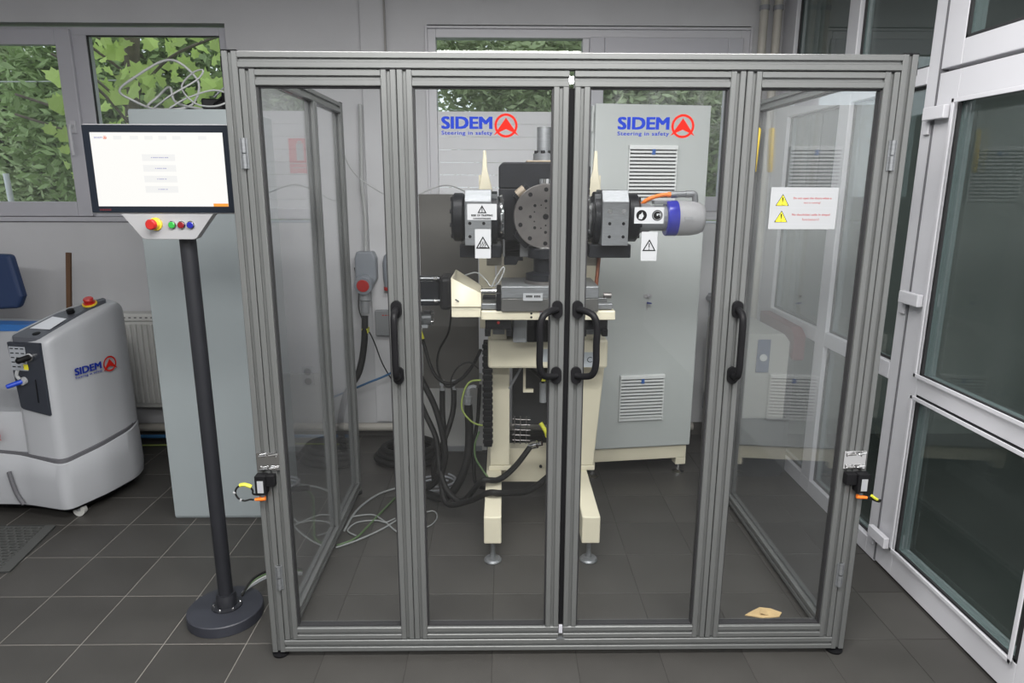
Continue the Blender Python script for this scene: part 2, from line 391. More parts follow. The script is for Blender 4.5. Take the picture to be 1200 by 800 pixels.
# window_2
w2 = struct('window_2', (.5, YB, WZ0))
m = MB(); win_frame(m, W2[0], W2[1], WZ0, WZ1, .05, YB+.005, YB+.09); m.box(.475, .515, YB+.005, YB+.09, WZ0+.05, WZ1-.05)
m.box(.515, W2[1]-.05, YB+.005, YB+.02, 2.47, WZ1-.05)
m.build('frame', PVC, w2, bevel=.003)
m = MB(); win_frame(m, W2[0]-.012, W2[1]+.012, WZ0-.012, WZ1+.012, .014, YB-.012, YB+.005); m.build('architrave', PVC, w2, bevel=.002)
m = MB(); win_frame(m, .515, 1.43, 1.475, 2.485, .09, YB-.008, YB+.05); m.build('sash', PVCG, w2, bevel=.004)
MB().box(-.396, .475, YB+.045, YB+.06, 1.48, 2.48).build('pane', WGLASS, w2)
MB().box(.603, 1.35, YB+.02, YB+.035, 1.55, 2.40).build('pane', WGLASS, w2)
m = MB()
for k in range(8):
    z1 = 2.067-k*.075; m.box(-.395, .474, YB+.028+(.0 if k % 2 else .001), YB+.04, z1-.0735, z1)
m.build('blind', FILM, w2)

# glazed partition on the right
wr = struct('wall_right', (XP, 3.5, 0))
m = MB()
x0, x1 = XP, XP+.07
def pb(ya, yb, za, zb, xa=x0, xb=x1): m.box(xa, xb, ya, yb, za, zb)
pb(4.15, YB, 0, ZC); pb(3.415, 3.52, .08, 2.72); pb(2.735, 2.81, 0, ZC)
for ya, yb in ((2.81, 3.415), (3.52, 4.15)):
    pb(ya, yb, .0, .08) if ya > 3.4 else pb(ya, yb, 0, .08)
    pb(ya, yb, .826, .90); pb(ya, yb, 2.023, 2.09)
pb(3.415, 3.52, 0, .08); pb(2.81, 4.15, 2.72, ZC)
m.build('frame', PVC, wr, bevel=.004)
for ya, yb in ((2.81, 3.415), (3.52, 4.15)):
    for za, zb in ((.08, .826), (.90, 2.023), (2.09, 2.72)):
        MB().box(XP+.03, XP+.045, ya, yb, za, zb).build('pane', PGLASS, wr)
        g = MB()
        g.box(XP+.022, XP+.03, ya, yb, za, za+.01); g.box(XP+.022, XP+.03, ya, yb, zb-.01, zb); g.box(XP+.022, XP+.03, ya, ya+.012, za, zb); g.box(XP+.022, XP+.03, yb-.012, yb, za, zb)
        g.build('gasket', GASK, wr)
m = MB(); pb(1.66, 1.745, 0, ZC); pb(1.745, 2.735, 2.95, ZC); m.build('door_post', PVC, wr, bevel=.004)
MB().box(XP, XP+.2, -3.6, 1.66, 0, ZC).build('wall_panel', WALL, wr)
# door_1
d1 = struct('door_1', (XP, 2.73, 0)); x0, x1 = XP-.016, XP+.055
m = MB(); pb(2.605, 2.728, .012, 2.052); pb(1.75, 1.893, .012, 2.052); pb(1.893, 2.605, .012, .130); pb(1.893, 2.605, .820, .895); pb(1.893, 2.605, 1.948, 2.052)
m.build('leaf', PVC, d1, bevel=.002)
MB().box(XP-.004, XP+.03, 2.7285, 2.7345, .012, 2.95).build('gasket', mat('grey_gasket', (.12, .12, .13), .6), d1)
for za, zb in ((.130, .820), (.895, 1.948)):
    m = MB()
    for a in (0, 1):
        pass
    w_ = .016; pb(1.893, 2.605, za, za+w_, XP-.022, XP-.0162); pb(1.893, 2.605, zb-w_, zb, XP-.022, XP-.0162); pb(2.589, 2.605, za, zb, XP-.022, XP-.0162); pb(1.893, 1.909, za, zb, XP-.022, XP-.0162)
    m.build('glazing_bead', PVC, d1, bevel=.002)
    MB().box(XP+.012, XP+.03, 1.893, 2.605, za, zb).build('pane', PGLASS, d1)
    m = MB(); w_ = .012; q = (XP+.002, XP+.012); pb(1.9, 2.60, za+.004, za+w_, *q); pb(1.9, 2.60, zb-w_, zb-.004, *q); pb(2.588, 2.601, za, zb, *q); pb(1.897, 1.909, za, zb, *q); m.build('gasket', GASK, d1)
for z in (1.905, 1.197, .152):
    m = MB(); m.box(XP-.040, XP-.016, 2.615, 2.745, z-.024, z+.024); m.box(XP-.012, XP-.002, 2.742, 2.775, z-.075, z-.022)
    m.build('hinge', PVC, d1, bevel=.003)
# fanlight above the door
w3 = struct('window_3', (XP, 2.73, 2.07)); m = MB()
pb(2.612, 2.730, 2.066, 2.95); pb(1.75, 1.87, 2.066, 2.95); pb(1.87, 2.612, 2.066, 2.155); pb(1.87, 2.612, 2.85, 2.95); m.build('sash', PVC, w3, bevel=.004)
MB().box(XP+.012, XP+.03, 1.87, 2.612, 2.155, 2.85).build('pane', PGLASS, w3)
m = MB(); pb(1.87, 2.612, 2.155, 2.165, XP+.002, XP+.012); pb(2.60, 2.612, 2.155, 2.85, XP+.002, XP+.012); m.build('gasket', GASK, w3)

# pipes
tp = thing('heating_pipe', 'long cream heating pipe running low along the back wall', 'pipe', (-1, 4.24, .09))
MB().cyl((-3.6, 4.24, .088), (1.25, 4.24, .088), .026, 16).build('pipe_run', PIPEM, tp, smooth=40)
for x in (-2.9, -.62, .1): MB().lathe((x-.02, 4.24, .088), (x+1, 4.24, .088), [(0, .030), (.04, .030)], 16).build('bracket', GCAB, tp, smooth=40)
tag(MB().tube([(-3.6, 4.2, .045), (-2.4, 4.19, .045), (-1.6, 4.2, .04), (-1.0, 4.2, .04)], .012, 8).build('blue_pipe', BLUEH, smooth=40), 'thin dark blue pipe lying below the cream pipe by the radiator', 'pipe')
tag(MB().tube([(-3.6, 4.13, .012), (-2.4, 4.12, .010), (-1.6, 4.15, .010), (-1.0, 4.13, .010)], .005, 6).build('yellow_cable', GRNY, smooth=40), 'thin yellow cable on the floor under the radiator', 'cable')
for k, x in enumerate((1.512, 1.592)):
    t = thing('riser_pipe', ['cream vertical riser pipe left of its twin in the corner above the cage', 'cream vertical riser pipe nearest the glazed partition above the cage'][k], 'pipe', (x, 4.25, 0), group='riser pipes in the corner')
    MB().cyl((x, 4.25, 0), (x, 4.25, ZC), .024, 16).build('pipe_run', PIPEM, t, smooth=40)
    MB().lathe((x, 4.25, 2.62), (x, 4.25, 3), [(0, .029), (.025, .029)], 16).build('bracket', GCAB, t, smooth=40)
# radiator
r = thing('radiator', 'white ribbed panel radiator under the left window', 'radiator', (-2.1, 4.24, .24))
m = MB(); m.box(-2.62, -1.72, 4.20, 4.28, .236, .80); m.build('body', RADM, r, bevel=.006)
m = MB(); m.box(-2.62, -1.72, 4.185, 4.29, .80, .85); m.build('top_grille', RADM, r, bevel=.01)
k = 0; rib = None
x = -2.60
while x < -1.75:
    m = MB(); m.cyl((x, 4.196, .27), (x, 4.196, .78), .012, 8); m.build('rib', RADM, r, smooth=50); x += .034
m = MB(); x = -2.583
while x < -1.75: m.box(x-.007, x+.007, 4.182, 4.186, .822, .829); x += .034
m.build('slot_row', DARK, r)
m = MB(); m.cyl((-2.5, 4.24, .11), (-2.5, 4.24, .25), .01, 8); m.build('pipe', PIPEM, r)

# wall sockets and boxes on the back wall
t = thing('wall_socket', 'double white wall socket low on the back wall', 'socket', (-1.27, YB, .41))
MB().box(-1.31, -1.235, YB-.02, YB, .345, .475).build('plate', PVCG, t, bevel=.006)
for z in (.443, .378): MB().lathe((-1.272, YB-.022, z), (-1.272, YB, z), [(0, .024), (.004, .020)], 16).build('outlet', DARK, t)
t = thing('power_plug', 'grey industrial plug socket with round red cap on the back wall', 'socket', (-.85, YB, 1.0))
m = MB(); m.prism([(-.062, 1.06), (-.062, 1.19), (-.05, 1.23), (.05, 1.23), (.068, 1.19), (.068, 1.06), (.045, 1.02), (-.045, 1.02)], FR(-.852, YB-.022, 0), .085)
m.build('housing', mat('socket_grey', (.22, .24, .27), .4), t, bevel=.01)
m = MB(); m.lathe((-.852, YB-.19, 1.03), (-.852, YB, 1.07), [(0, .055), (.03, .060), (.07, .050), (.1, .045)], 24); m.build('collar', mat('socket_grey', (.22, .24, .27)), t, smooth=40)
MB().lathe((-.852, YB-.197, 1.03), (-.852, YB, 1.07), [(0, .036), (.01, .040)], 24).build('cap', RED, t, smooth=40)
MB().lathe((-.852, YB-.12, 1.0), (-.855, YB-.15, .82), [(0, .034), (.07, .036), (.075, .028), (.15, .026)], 16).build('cable_gland', GREYP, t, smooth=40)
MB().tube([(-.852, YB-.055, 1.23), (-.848, YB-.045, 1.45), (-.86, YB-.04, 1.62), (-.855, YB-.035, 1.85), (-.85, YB-.035, 2.1)], .012, 8).build('conduit', WCAB, t, smooth=40)
MB().tube([(-.855, YB-.155, .84), (-.86, YB-.20, .66), (-.89, YB-.25, .50), (-.96, YB-.3, .38), (-1.0, YB-.33, .2), (-.98, YB-.36, .03)], .021, 10).build('power_cable', HOSE, t, smooth=40)
MB().box(-.872, -.835, YB-.19, YB-.13, .735, .765).build('cable_tag', YELD, t)
t = thing('power_plug', 'second grey industrial socket half hidden behind the left door stile', 'socket', (-.70, YB, 1.05))
MB().lathe((-.715, YB-.05, 1.0), (-.715, YB-.05, 2), [(0, .030), (.06, .036), (.16, .036), (.20, .026), (.215, .01)], 20).build('housing', mat('socket_grey', (.22, .24, .27)), t, smooth=40)
MB().lathe((-.715, YB-.05, .985), (-.715, YB-.05, 2), [(0, .034), (.022, .034)], 20).build('ring', RED, t, smooth=40)
t = thing('junction_box', 'flat grey junction box on the back wall right of the plug socket', 'box', (-.74, YB, .7))
MB().box(-.812, -.66, YB-.06, YB, .69, .855).build('housing', GREYP, t, bevel=.006)
q = MB()
for k_ in range(4): quad(q, FR(-.765+k_*.018, YB-.061, .825), 0, .011, -.003, .003, 0)
q.build('marking', REDINK, t)
t = thing('wall_sign', 'red and white fire extinguisher sign on the wall seen through the left side panel', 'sign', (-1.21, YB, 1.7))
MB().box(-1.30, -1.165, YB-.006, YB, 1.70, 1.905).build('plate', REDS, t)
q = MB(); M = FR(-1.2325, YB-.0065, 1.83); quad(q, M, -.022, .022, -.055, .045); quad(q, M, -.012, .012, .048, .060); quad(q, M, -.067, .067, -.075, -.070)
quad(q, M, -.055, .055, -.100, -.096); q.build('pictogram', PAPER, t)
t = thing('shutoff_valve', 'small grey valve with a downpipe on the wall right of the tall cabinet', 'valve', (1.33, 4.28, .93))
m = MB(); m.cyl((1.33, 4.29, .2), (1.33, 4.29, .92), .011, 8); m.cyl((1.33, 4.33, .93), (1.33, 4.24, .93), .022, 12); m.build('body', GCAB, t, smooth=40)
MB().box(1.295, 1.365, 4.235, 4.245, .955, .975).build('handle', GCAB, t)
# stick and navy thing at far left
tag(MB().obox(Matrix.Translation((-2.625, 4.05, .62)) @ Matrix.Rotation(radians(-4), 4, 'X') @ Matrix.Rotation(radians(5), 4, 'Y'), .026, .02, 1.24).build('wooden_stick', WOOD, bevel=.002), 'brown wooden stick leaning against the wall under the left window', 'stick')
t = thing('covered_chair', 'navy blue padded backrest at the left edge of the photo', 'chair', (-3.05, 3.95, 0))
MB().prism([(-3.4, .90), (-2.80, .93), (-2.765, 1.0), (-2.80, 1.24), (-3.4, 1.26)], FR(0, 3.98, 0), .06).build('backrest', NAVY, t, bevel=.02, seg=3)
MB().cyl((-3.05, 3.98, 0), (-3.05, 3.98, .95), .025, 12).build('post', BLACK, t)
MB().lathe((-3.05, 3.95, 0), (-3.05, 3.95, 1), [(0, .22), (.02, .22), (.04, .05)], 20).build('base', BLACK, t)

# ================================================================== CAGE
cg = thing('machine_enclosure', 'large aluminium profile cage with four glazed folding doors around the test machine', 'enclosure', (.2, 2.12, 0))
YF = 2.1425   # centre line of the front profiles (45 mm)
h = .0225
XL, XR = -.7925, 1.1975
YLb, YRb = 3.44, 3.31
m = MB().profile((XL, YF, .022), (XL, YF, 2.012)); m.build('corner_post', ALU, cg)
MB().profile((XR, YF, .022), (XR, YF, 2.012)).build('corner_post', ALU, cg)
MB().profile((XL, YLb, .022), (XL, YLb, 2.012)).build('corner_post', ALU, cg)
MB().profile((XR, YRb, .022), (XR, YRb, 2.012)).build('corner_post', ALU, cg)
for z, nm in ((1.9895, 'top_rail'), (.0445, 'bottom_rail')):
    MB().profile((XL+h, YF, z), (XR-h, YF, z)).build(nm, ALU, cg)
    MB().profile((XL, YF+h, z), (XL, YLb-h, z), up=(1, 0, 0)).build(nm, ALU, cg)
    MB().profile((XR, YF+h, z), (XR, YRb-h, z), up=(1, 0, 0)).build(nm, ALU, cg)
MB().profile((XL, 2.965, .067), (XL, 2.965, 1.967)).build('mullion', ALU, cg)
for x, y in ((XL, YF), (XR, YF), (XL, YLb), (XR, YRb)):
    MB().box(x-h, x+h, y-h, y+h, 2.012, 2.016).build('end_cap', BLACK, cg, bevel=.001)
    m = MB(); m.lathe((x, y, 0), (x, y, 1), [(0, .028), (.008, .030), (.012, .012), (.022, .012)], 18); m.build('foot', BLACK, cg, smooth=40)
MB().box(XL-h-.007, XL-h, YF-.012, YF+.012, 1.958, 2.000).build('side_cap', BLACK, cg, bevel=.001)
MB().box(XR+h, XR+h+.007, YF-.012, YF+.012, 1.955, 1.995).build('side_cap', BLACK, cg, bevel=.001)
m = MB(); m.box(XL+h, XL+h+.012, YF+h, YF+h+.0, 0, 0) if False else None
# side glazing
MB().box(XL-.002, XL+.002, YF+h, 2.9425, .067, 1.967).build('side_pane', SIDEP, cg)
MB().box(XL-.002, XL+.002, 2.9875, YLb-h, .067, 1.967).build('side_pane', SIDEP, cg)
MB().box(XR-.002, XR+.002, YF+h, YRb-h, .067, 1.967).build('side_pane', SIDEP, cg)
def leaf(xa, xb, kind):
    z0, z1 = .0715, 1.963; m = MB(); xl, xr = xa+h, xb-h
    if kind == 'L':      # right stile sits between the rails
        m.profile((xl, YF, z0), (xl, YF, z1)); m.profile((xa+2*h, YF, z1-h), (xb, YF, z1-h)); m.profile((xa+2*h, YF, z0+h), (xb, YF, z0+h)); m.profile((xr, YF, z0+2*h), (xr, YF, z1-2*h))
    elif kind == 'R':
        m.profile((xr, YF, z0), (xr, YF, z1)); m.profile((xa, YF, z1-h), (xb-2*h, YF, z1-h)); m.profile((xa, YF, z0+h), (xb-2*h, YF, z0+h)); m.profile((xl, YF, z0+2*h), (xl, YF, z1-2*h))
    else:
        m.profile((xl, YF, z0), (xl, YF, z1)); m.profile((xr, YF, z0), (xr, YF, z1))
        for z in (z0+h, z1-h): m.profile((xa+2*h, YF, z), (xb-2*h, YF, z))
    d = m.build('door_leaf', ALU, cg)
    MB().box(xa+2*h, xb-2*h, YF-.003, YF+.003, z0+2*h, z1-2*h).build('pane', PANE, d)
    g = MB(); e = .0045; ya, yb = YF-.012, YF+.012
    g.box(xa+2*h, xa+2*h+e, ya, yb, z0+2*h, z1-2*h); g.box(xb-2*h-e, xb-2*h, ya, yb, z0+2*h, z1-2*h)
    g.box(xa+2*h+e, xb-2*h-e, ya, yb, z1-2*h-e, z1-2*h); g.box(xa+2*h+e, xb-2*h-e, ya, yb, z0+2*h, z0+2*h+e)
    g.build('seal', GASK, d)
    if kind not in 'LR' or True:
        for x in ((xl, xr) if kind == 'F' else ((xl,) if kind == 'L' else (xr,))): MB().box(x-h, x+h, YF-h, YF+h, z1, z1+.003).build('end_cap', BLACK, d)
    return d
def handle(d, x, side):
    za, zb = 1.255, 1.040; m = MB(); yf = YF-h
    for z, s in ((za, 1), (zb, -1)):
        n = 20; pl = [(.017*cos(2*pi*i/n)*1.0, .017*sin(2*pi*i/n)+(.011 if sin(2*pi*i/n) > 0 else -.011)) for i in range(n)]
        m.prism(pl, FR(x, yf, z), .012)
    dx = .056*side; dy = .052 if side else .062; zc = .018
    P = [(x, yf-.008, za), (x+dx*.35, yf-dy*.45, za-.001), (x+dx*.8, yf-dy*.88, za-.012), (x+dx, yf-dy, za-.045), (x+dx, yf-dy, (za+zb)/2), (x+dx, yf-dy, zb+.045), (x+dx*.8, yf-dy*.88, zb+.012), (x+dx*.35, yf-dy*.45, zb+.001), (x, yf-.008, zb)]
    m.tube(P, .0108, 12, 6); m.build('handle', BLACK, d, smooth=50)
A_ = leaf(-.7675, -.3125, 'F'); B_ = leaf(-.3105, .1955, 'L'); C_ = leaf(.2130, .7165, 'R'); D_ = leaf(.7195, 1.1725, 'F')
handle(A_, -.334, 0); handle(B_, .172, -1); handle(C_, .236, 1); handle(D_, .742, 0)
MB().box(.1957, .2046, YF-.008, YF+.016, .12, 1.915).build('meeting_seal', RUB, B_)
MB().box(.2046, .2128, YF-.008, YF+.016, .12, 1.915).build('meeting_seal', RUB, C_)
for d, x in ((B_, .158), (C_, .243)): MB().box(x-.022, x+.022, YF-.01, YF+.015, 1.963, 1.9655).build('latch_plate', BLACK, d)
MB().box(.198, .211, YF-.02, YF-.01, .090, .118).build('stop_block', PVCG, cg)
MB().box(.190, .219, YF-.024, YF-.005, .0675, .071).build('stop_plate', STEEL, cg)
for x in (-.769, 1.1735):
    for z in (1.726, .318):
        m = MB(); m.cyl((x, YF-h-.005, z-.044), (x, YF-h-.005, z-.002), .0075, 12); m.cyl((x, YF-h-.005, z+.002), (x, YF-h-.005, z+.044), .0075, 12)
        m.box(x-.012, x+.012, YF-h-.003, YF-h, z-.044, z+.044); m.build('hinge', STEEL, cg, smooth=40)
YG = YF-.0045
logo(B_, FR(-.107, YG, 1.803), .153, .0345, .006)
logo(C_, FR(.423, YG, 1.803), .156, .0345, .006)
# notices on the panes
def plate(d, x0, x1, z0, z1, name='notice'):
    return MB().box(x0, x1, YG-.0008, YG, z0, z1).build(name, PAPER, d)
def notice(x0, x1, z0, z1, kind, d):
    p = plate(d, x0, x1, z0, z1); cx, cz = (x0+x1)/2, (z0+z1)/2
    k = MB()
    if kind == 'trap':
        tri_geo(k, FR(cx, YG-.0009, z1-.020), .028); M = FR(cx, YG-.0009, z1-.020); quad(k, M, -.0012, .0012, -.002, .009); quad(k, M, -.0012, .0012, -.006, -.0035)
        text_geo(k, 'RISK OF TRAPPING', .066, .0062, FR(cx, YG-.0009, z0+.014), .01); text_geo(k, 'HANDS/FINGERS', .054, .0052, FR(cx, YG-.0009, z0+.0045), .01)
    elif kind == 'hot':
        M = FR(cx, YG-.0009, cz-.002); tri_geo(k, M, .044, .075)
        for dx in (-.007, 0, .007):
            k.tube([M @ Vector((dx-.002, -.006, .001)), M @ Vector((dx+.002, -.001, .001)), M @ Vector((dx-.002, .004, .001)), M @ Vector((dx+.001, .009, .001))], .0009, 4, 3)
        quad(k, M, -.011, .011, -.0095, -.008)
    elif kind == 'warn':
        M = FR(cx, YG-.0009, cz-.002); tri_geo(k, M, .042, .075); quad(k, M, -.0015, .0015, -.002, .012); quad(k, M, -.0015, .0015, -.008, -.005)
    elif kind == 'discs':
        for dx in (-.0235, .0255):
            vs = [(cx+dx+.0165*cos(2*pi*i/28), YG-.0012, cz+.0165*sin(2*pi*i/28)) for i in range(28)]; k.add(vs, [tuple(range(28))])
    k.build('print', BLKINK, p) if False else k.build('print', BLKINK, d)
    if kind == 'discs':
        g = MB(); M = FR(cx-.0235, YG-.0016, cz)
        g.add([M @ Vector((x, y, 0)) for x, y in ((-.009, -.010), (.001, -.012), (.007, -.002), (.004, .004), (.002, .011), (-.001, .005), (-.007, .002))], [(0, 1, 2, 3, 4, 5, 6)]); g.build('pictogram', PAPER, d); g = MB()
        M = FR(cx+.0255, YG-.0016, cz); quad(g, M, -.002, .010, .003, .0055, 0); quad(g, M, .0075, .010, -.003, .003, 0); quad(g, M, -.002, .002, -.001, .003, 0)
        ring_geo(g, M, .0135, .0125, 0, 24); g.build('pictogram', PAPER, d)
notice(-.109, -.018, 1.531, 1.580, 'trap', B_)
notice(-.086, -.037, 1.413, 1.503, 'hot', B_)
notice(.407, .498, 1.521, 1.571, 'discs', C_)
notice(.432, .482, 1.406, 1.496, 'warn', C_)
p = plate(D_, .825, 1.034, 1.505, 1.632, 'door_notice')
Mr = FR(.93, YG-.0010, 1.5685)
k = MB()
for (a, b_, c, d_) in ((-.088, .092, .0015, .0021), (-.088, .092, .0475, .0481), (-.088, .092, -.0485, -.0479), (-.0885, -.088, -.0485, .048), (.0915, .092, -.0485, .048)): quad(k, Mr, a, b_, c, d_, 0)
k.build('ruled_border', GREYINK, D_)
for cz, l1, l2 in ((.024, 'Do not open the doors when a', 'test is running!'), (-.026, 'Nu deschideti usile in timpul', 'functionarii!')):
    y_ = MB(); y_.add([Mr @ Vector(v) for v in ((-.087, cz-.0165, 0), (-.047, cz-.0165, 0), (-.067, cz+.019, 0))], [(0, 1, 2)]); y_.build('warning_triangle', YELS, D_)
    k = MB(); Mt = Mr @ Matrix.Translation((-.067, cz-.0045, .0001)); tri_geo(k, Mt, .041, .045, 0)
    k.add([Mt @ Vector(v) for v in ((-.0025, .014, 0), (.0028, .0135, 0), (.001, -.003, 0), (-.001, -.003, 0))], [(0, 1, 2, 3)]); quad(k, Mt, -.0015, .0015, -.0085, -.0052, 0); k.build('print', BLKINK, D_)
    k = MB(); text_geo(k, l1, .118, .0085, Mr @ Matrix.Translation((.025, cz+.006, 0)), .004, 0); text_geo(k, l2, .052, .0075, Mr @ Matrix.Translation((.025, cz-.0075, 0)), .004, 0); k.build('red_print', mat('maroon_ink', (.30, .03, .035), .6), D_)
# safety switches
def switch(x, sgn):
    y = YF-h
    s = MB(); s.box(x-.040, x+.036, y-.003, y, .712, .776)
    for z in (.768, .722):
        s.cyl((x-.03, y-.006, z-.004), (x-.003, y-.011, z+.001), .0042, 8); s.cyl((x+.003, y-.011, z), (x+.033, y-.006, z+.003), .0042, 8)
    b_ = s.build('switch_bracket', CHROME, cg, bevel=.0015)
    for dx in (-.026, .022):
        for z in (.76, .724): MB().lathe((x+dx, y-.008, z), (x+dx, y, z), [(0, .005), (.006, .0055)], 10).build('bolt', CHROME, b_, smooth=40)
    q = MB(); q.box(x-.040*1 if sgn < 0 else x+.0, x-.005 if sgn < 0 else x+.040, y-.036, y-.002, .640, .706)
    q.box(x-.010 if sgn < 0 else x-.035, x+.022 if sgn < 0 else x+.0, y-.028, y-.002, .665, .704)
    w_ = q.build('safety_switch', BLACK, cg, bevel=.002)
    lx = x-.022 if sgn < 0 else x+.022
    MB().box(lx-.010, lx+.010, y-.0368, y-.036, .648, .690).build('label_plate', PAPER, w_)
    k = MB(); M = FR(lx, y-.037, .669); quad(k, M, -.005, -.002, -.014, .014); quad(k, M, .001, .003, -.012, .010); k.build('print', GREYINK, w_)
    MB().cyl((lx, y-.02, .628), (lx, y-.02, .642), .007, 12).build('gland', STEEL, w_, smooth=40)
    sx_ = lx+.008 if sgn < 0 else lx-.012; ex = lx-.030 if sgn < 0 else lx+.022
    m = MB(); m.lathe((sx_, y-.02, .622), (ex, y-.022, .618), [(0, .0075), (.015, .008), (.018, .0065), (.034, .005)], 12); m.build('connector', ORG, w_, smooth=40)
    if sgn < 0:
        c = Vector((ex-.028, y-.024, .643)); P = [(ex, y-.022, .617)]+[(c.x+.030*cos(t_), y-.022-.004*i/9, c.z+.029*sin(t_)) for i, t_ in enumerate([-1.0, -1.7, -2.4, -3.1, -3.8, -4.5, -5.2, -5.9, -6.4])]+[(lx-.002, y-.015, .632)]
        MB().tube(P, .0032, 8, 4).build('cable', HOSE, w_, smooth=60)
        MB().tube([(c.x-.012, y-.026, c.z+.028), (c.x+.004, y-.027, c.z+.031), (c.x+.026, y-.027, c.z+.023)], .0065, 6, 4).build('cable_tag', YELD, w_)
        MB().cyl((c.x-.036, y-.024, c.z+.001), (c.x-.028, y-.024, c.z+.001), .004, 8).build('cable_tie', PAPER, w_)
        MB().cyl((c.x-.016, y-.024, c.z-.028), (c.x-.013, y-.024, c.z-.022), .004, 8).build('cable_tie', PAPER, w_)
    else:
        MB().tube([(ex, y-.022, .620), (ex+.018, y-.02, .614), (ex+.045, y-.01, .600), (ex+.058, y, .596)], .0055, 8, 4).build('cable', HOSE, w_, smooth=60)
        MB().tube([(ex+.012, y-.026, .628), (ex+.022, y-.026, .620), (ex+.034, y-.024, .612)], .005, 6, 4).build('cable_tag', YELD, w_)
        MB().tube([(lx+.014, y-.004, .65), (lx+.025, y-.008, .635), (lx+.034, y-.01, .62)], .002, 6, 4).build('wire', HOSE, w_)
switch(-.773, -1); switch(1.178, 1)
# yellow rod hanging on its cord inside
t = thing('yellow_rod', 'yellow plastic rod hanging on a cord at the rear right post of the cage', 'rod', (1.155, 3.22, 1.70))
MB().lathe((1.158, 3.235, 1.695), (1.166, 3.235, 1.90), [(0, .008), (.005, .013), (.19, .013), (.197, .008)], 14).build('rod', YEL, t, smooth=50)
MB().tube([(1.166, 3.235, 1.89), (1.168, 3.24, 1.93), (1.17, 3.262, 1.97)], .0015, 6).build('cord', HOSE, t)
o = MB().prism([(-.075, -.018), (-.01, -.038), (.055, -.030), (.075, -.005), (.04, .022), (.0, .030), (-.03, .012)], Matrix.Translation((1.02, 2.362, .001)), .004).build('cardboard_piece', CARD)
tag(o, 'torn piece of tan cardboard on the floor inside the right door', 'cardboard'); MB().prism([(-.03, -.02), (.02, -.025), (.03, .005), (-.01, .015)], Matrix.Translation((1.03, 2.36, .0055)) @ Matrix.Rotation(.3, 4, 'Y'), .002).build('folded_flap', CARD, o)

# ================================================================== KIOSK
t = thing('control_kiosk', 'touch screen operator kiosk on a dark round pedestal left of the cage', 'control panel', (-1.075, 2.375, 0))
bx, by = -1.075, 2.362
MB().lathe((bx, by, 0), (bx, by, 1), [(0, .137), (.002, .139), (.040, .139), (.043, .136)], 56).build('base_plate', BASEM, t, smooth=35)
m = MB(); m.lathe((bx+.005, by+.005, .043), (bx+.005, by+.005, 1), [(0, .056), (.006, .056), (.007, .037), (.045, .037), (.05, .034), (.058, .034)], 32); fg = m.build('flange', POLE, t, smooth=35)
for k in range(6):
    a = k*pi/3+.3; MB().lathe((bx+.005+.047*cos(a), by+.005+.047*sin(a), .049), (bx+.005+.047*cos(a), by+.005+.047*sin(a), 1), [(0, .0055), (.004, .0055), (.006, .003)], 10).build('bolt', CHROME, fg, smooth=40)
MB().cyl((bx+.005, by+.005, .05), (bx+.005, by-.01, 1.50), .027, 28).build('pole', POLE, t, smooth=40)
mx0, mx1, mz0, mz1, my = -1.342, -.872, 1.541, 1.822, 2.285
m = MB(); m.box(mx0, mx1, my, my+.045, mz0, mz1); hs = m.build('monitor_housing', SILV, t, bevel=.006)
MB().box(mx0+.004, mx1-.004, my-.003, my+.001, mz0+.004, mz1-.003).build('bezel', MONB, hs, bevel=.001)
sx0, sx1, sz0, sz1 = mx0+.028, mx1-.022, mz0+.024, mz1-.026
MB().box(sx0, sx1, my-.0035, my-.003, sz0, sz1).build('screen', SCREEN, hs)
Ms = FR(sx0, my-.0036, sz0); SW, SH = sx1-sx0, sz1-sz0
for x in (.175, .30, .41, .515, .62, .815): quad(MB(), Ms, SW*x, SW*(x+.062), SH*.905, SH*.955, .0001).build('screen_button', SCREENG, hs)
for z in (.665, .52, .375, .235): quad(MB(), Ms, SW*.375, SW*.625, SH*(z-.045), SH*(z+.045), .0001).build('screen_button', SCREENG, hs)
g = MB(); text_geo(g, 'SIDEM', SW*.062, .0055, Ms @ Matrix.Translation((SW*.06, SH*.93, 0)), .02, .0003)
for z, n_ in ((.665, 9), (.52, 6), (.375, 5), (.235, 5)):
    for q_ in range(n_): quad(g, Ms, SW*.51+(q_-n_/2)*.0062, SW*.51+(q_-n_/2)*.0062+(.0050 if q_ % 3 else .0034), SH*z-.0012, SH*z+.0012, .0003)
g.build('screen_text', SCREENB, hs)
g = MB(); Me = Ms @ Matrix.Translation((SW*.112, SH*.93, 0)); ring_geo(g, Me, .0055, .0042, .0003, 20); arrow_geo(g, Me, .0055, .0003); g.build('screen_emblem', SCREENR, hs)
g = MB(); quad(g, Ms, SW*.885, SW, 0, SH*.042, .0002); g.build('screen_banner', SCREENO, hs)
g = MB()
for q_ in range(5): quad(g, FR(mx0+.030+q_*.0075, my-.0035, mz0+.013), 0, .0060, -.0024, .0024, 0)
g.build('bezel_marking', mat('dim_red', (.10, .005, .01), .6), hs)
m = MB(); m.prism([(-.150, 0), (.155, 0), (.150, -.004), (.092, -.078), (.082, -.083), (-.078, -.083), (-.088, -.078), (-.145, -.004)], FR(-1.102, my+.038, mz0), .036)
cp = m.build('control_box', SILV, t, bevel=.006)
def btn(x, z, r, mm, nm):
    yy = my+.001; MB().lathe((x, yy+.001, z), (x, yy-1, z), [(0, r*1.28), (.004, r*1.28), (.006, r*1.1)], 24).build('button_ring', CHROME, cp, smooth=35)
    MB().lathe((x, yy-.004, z), (x, yy-1, z), [(0, r), (.004, r), (.006, r*.8)], 24).build(nm, mm, cp, smooth=35)
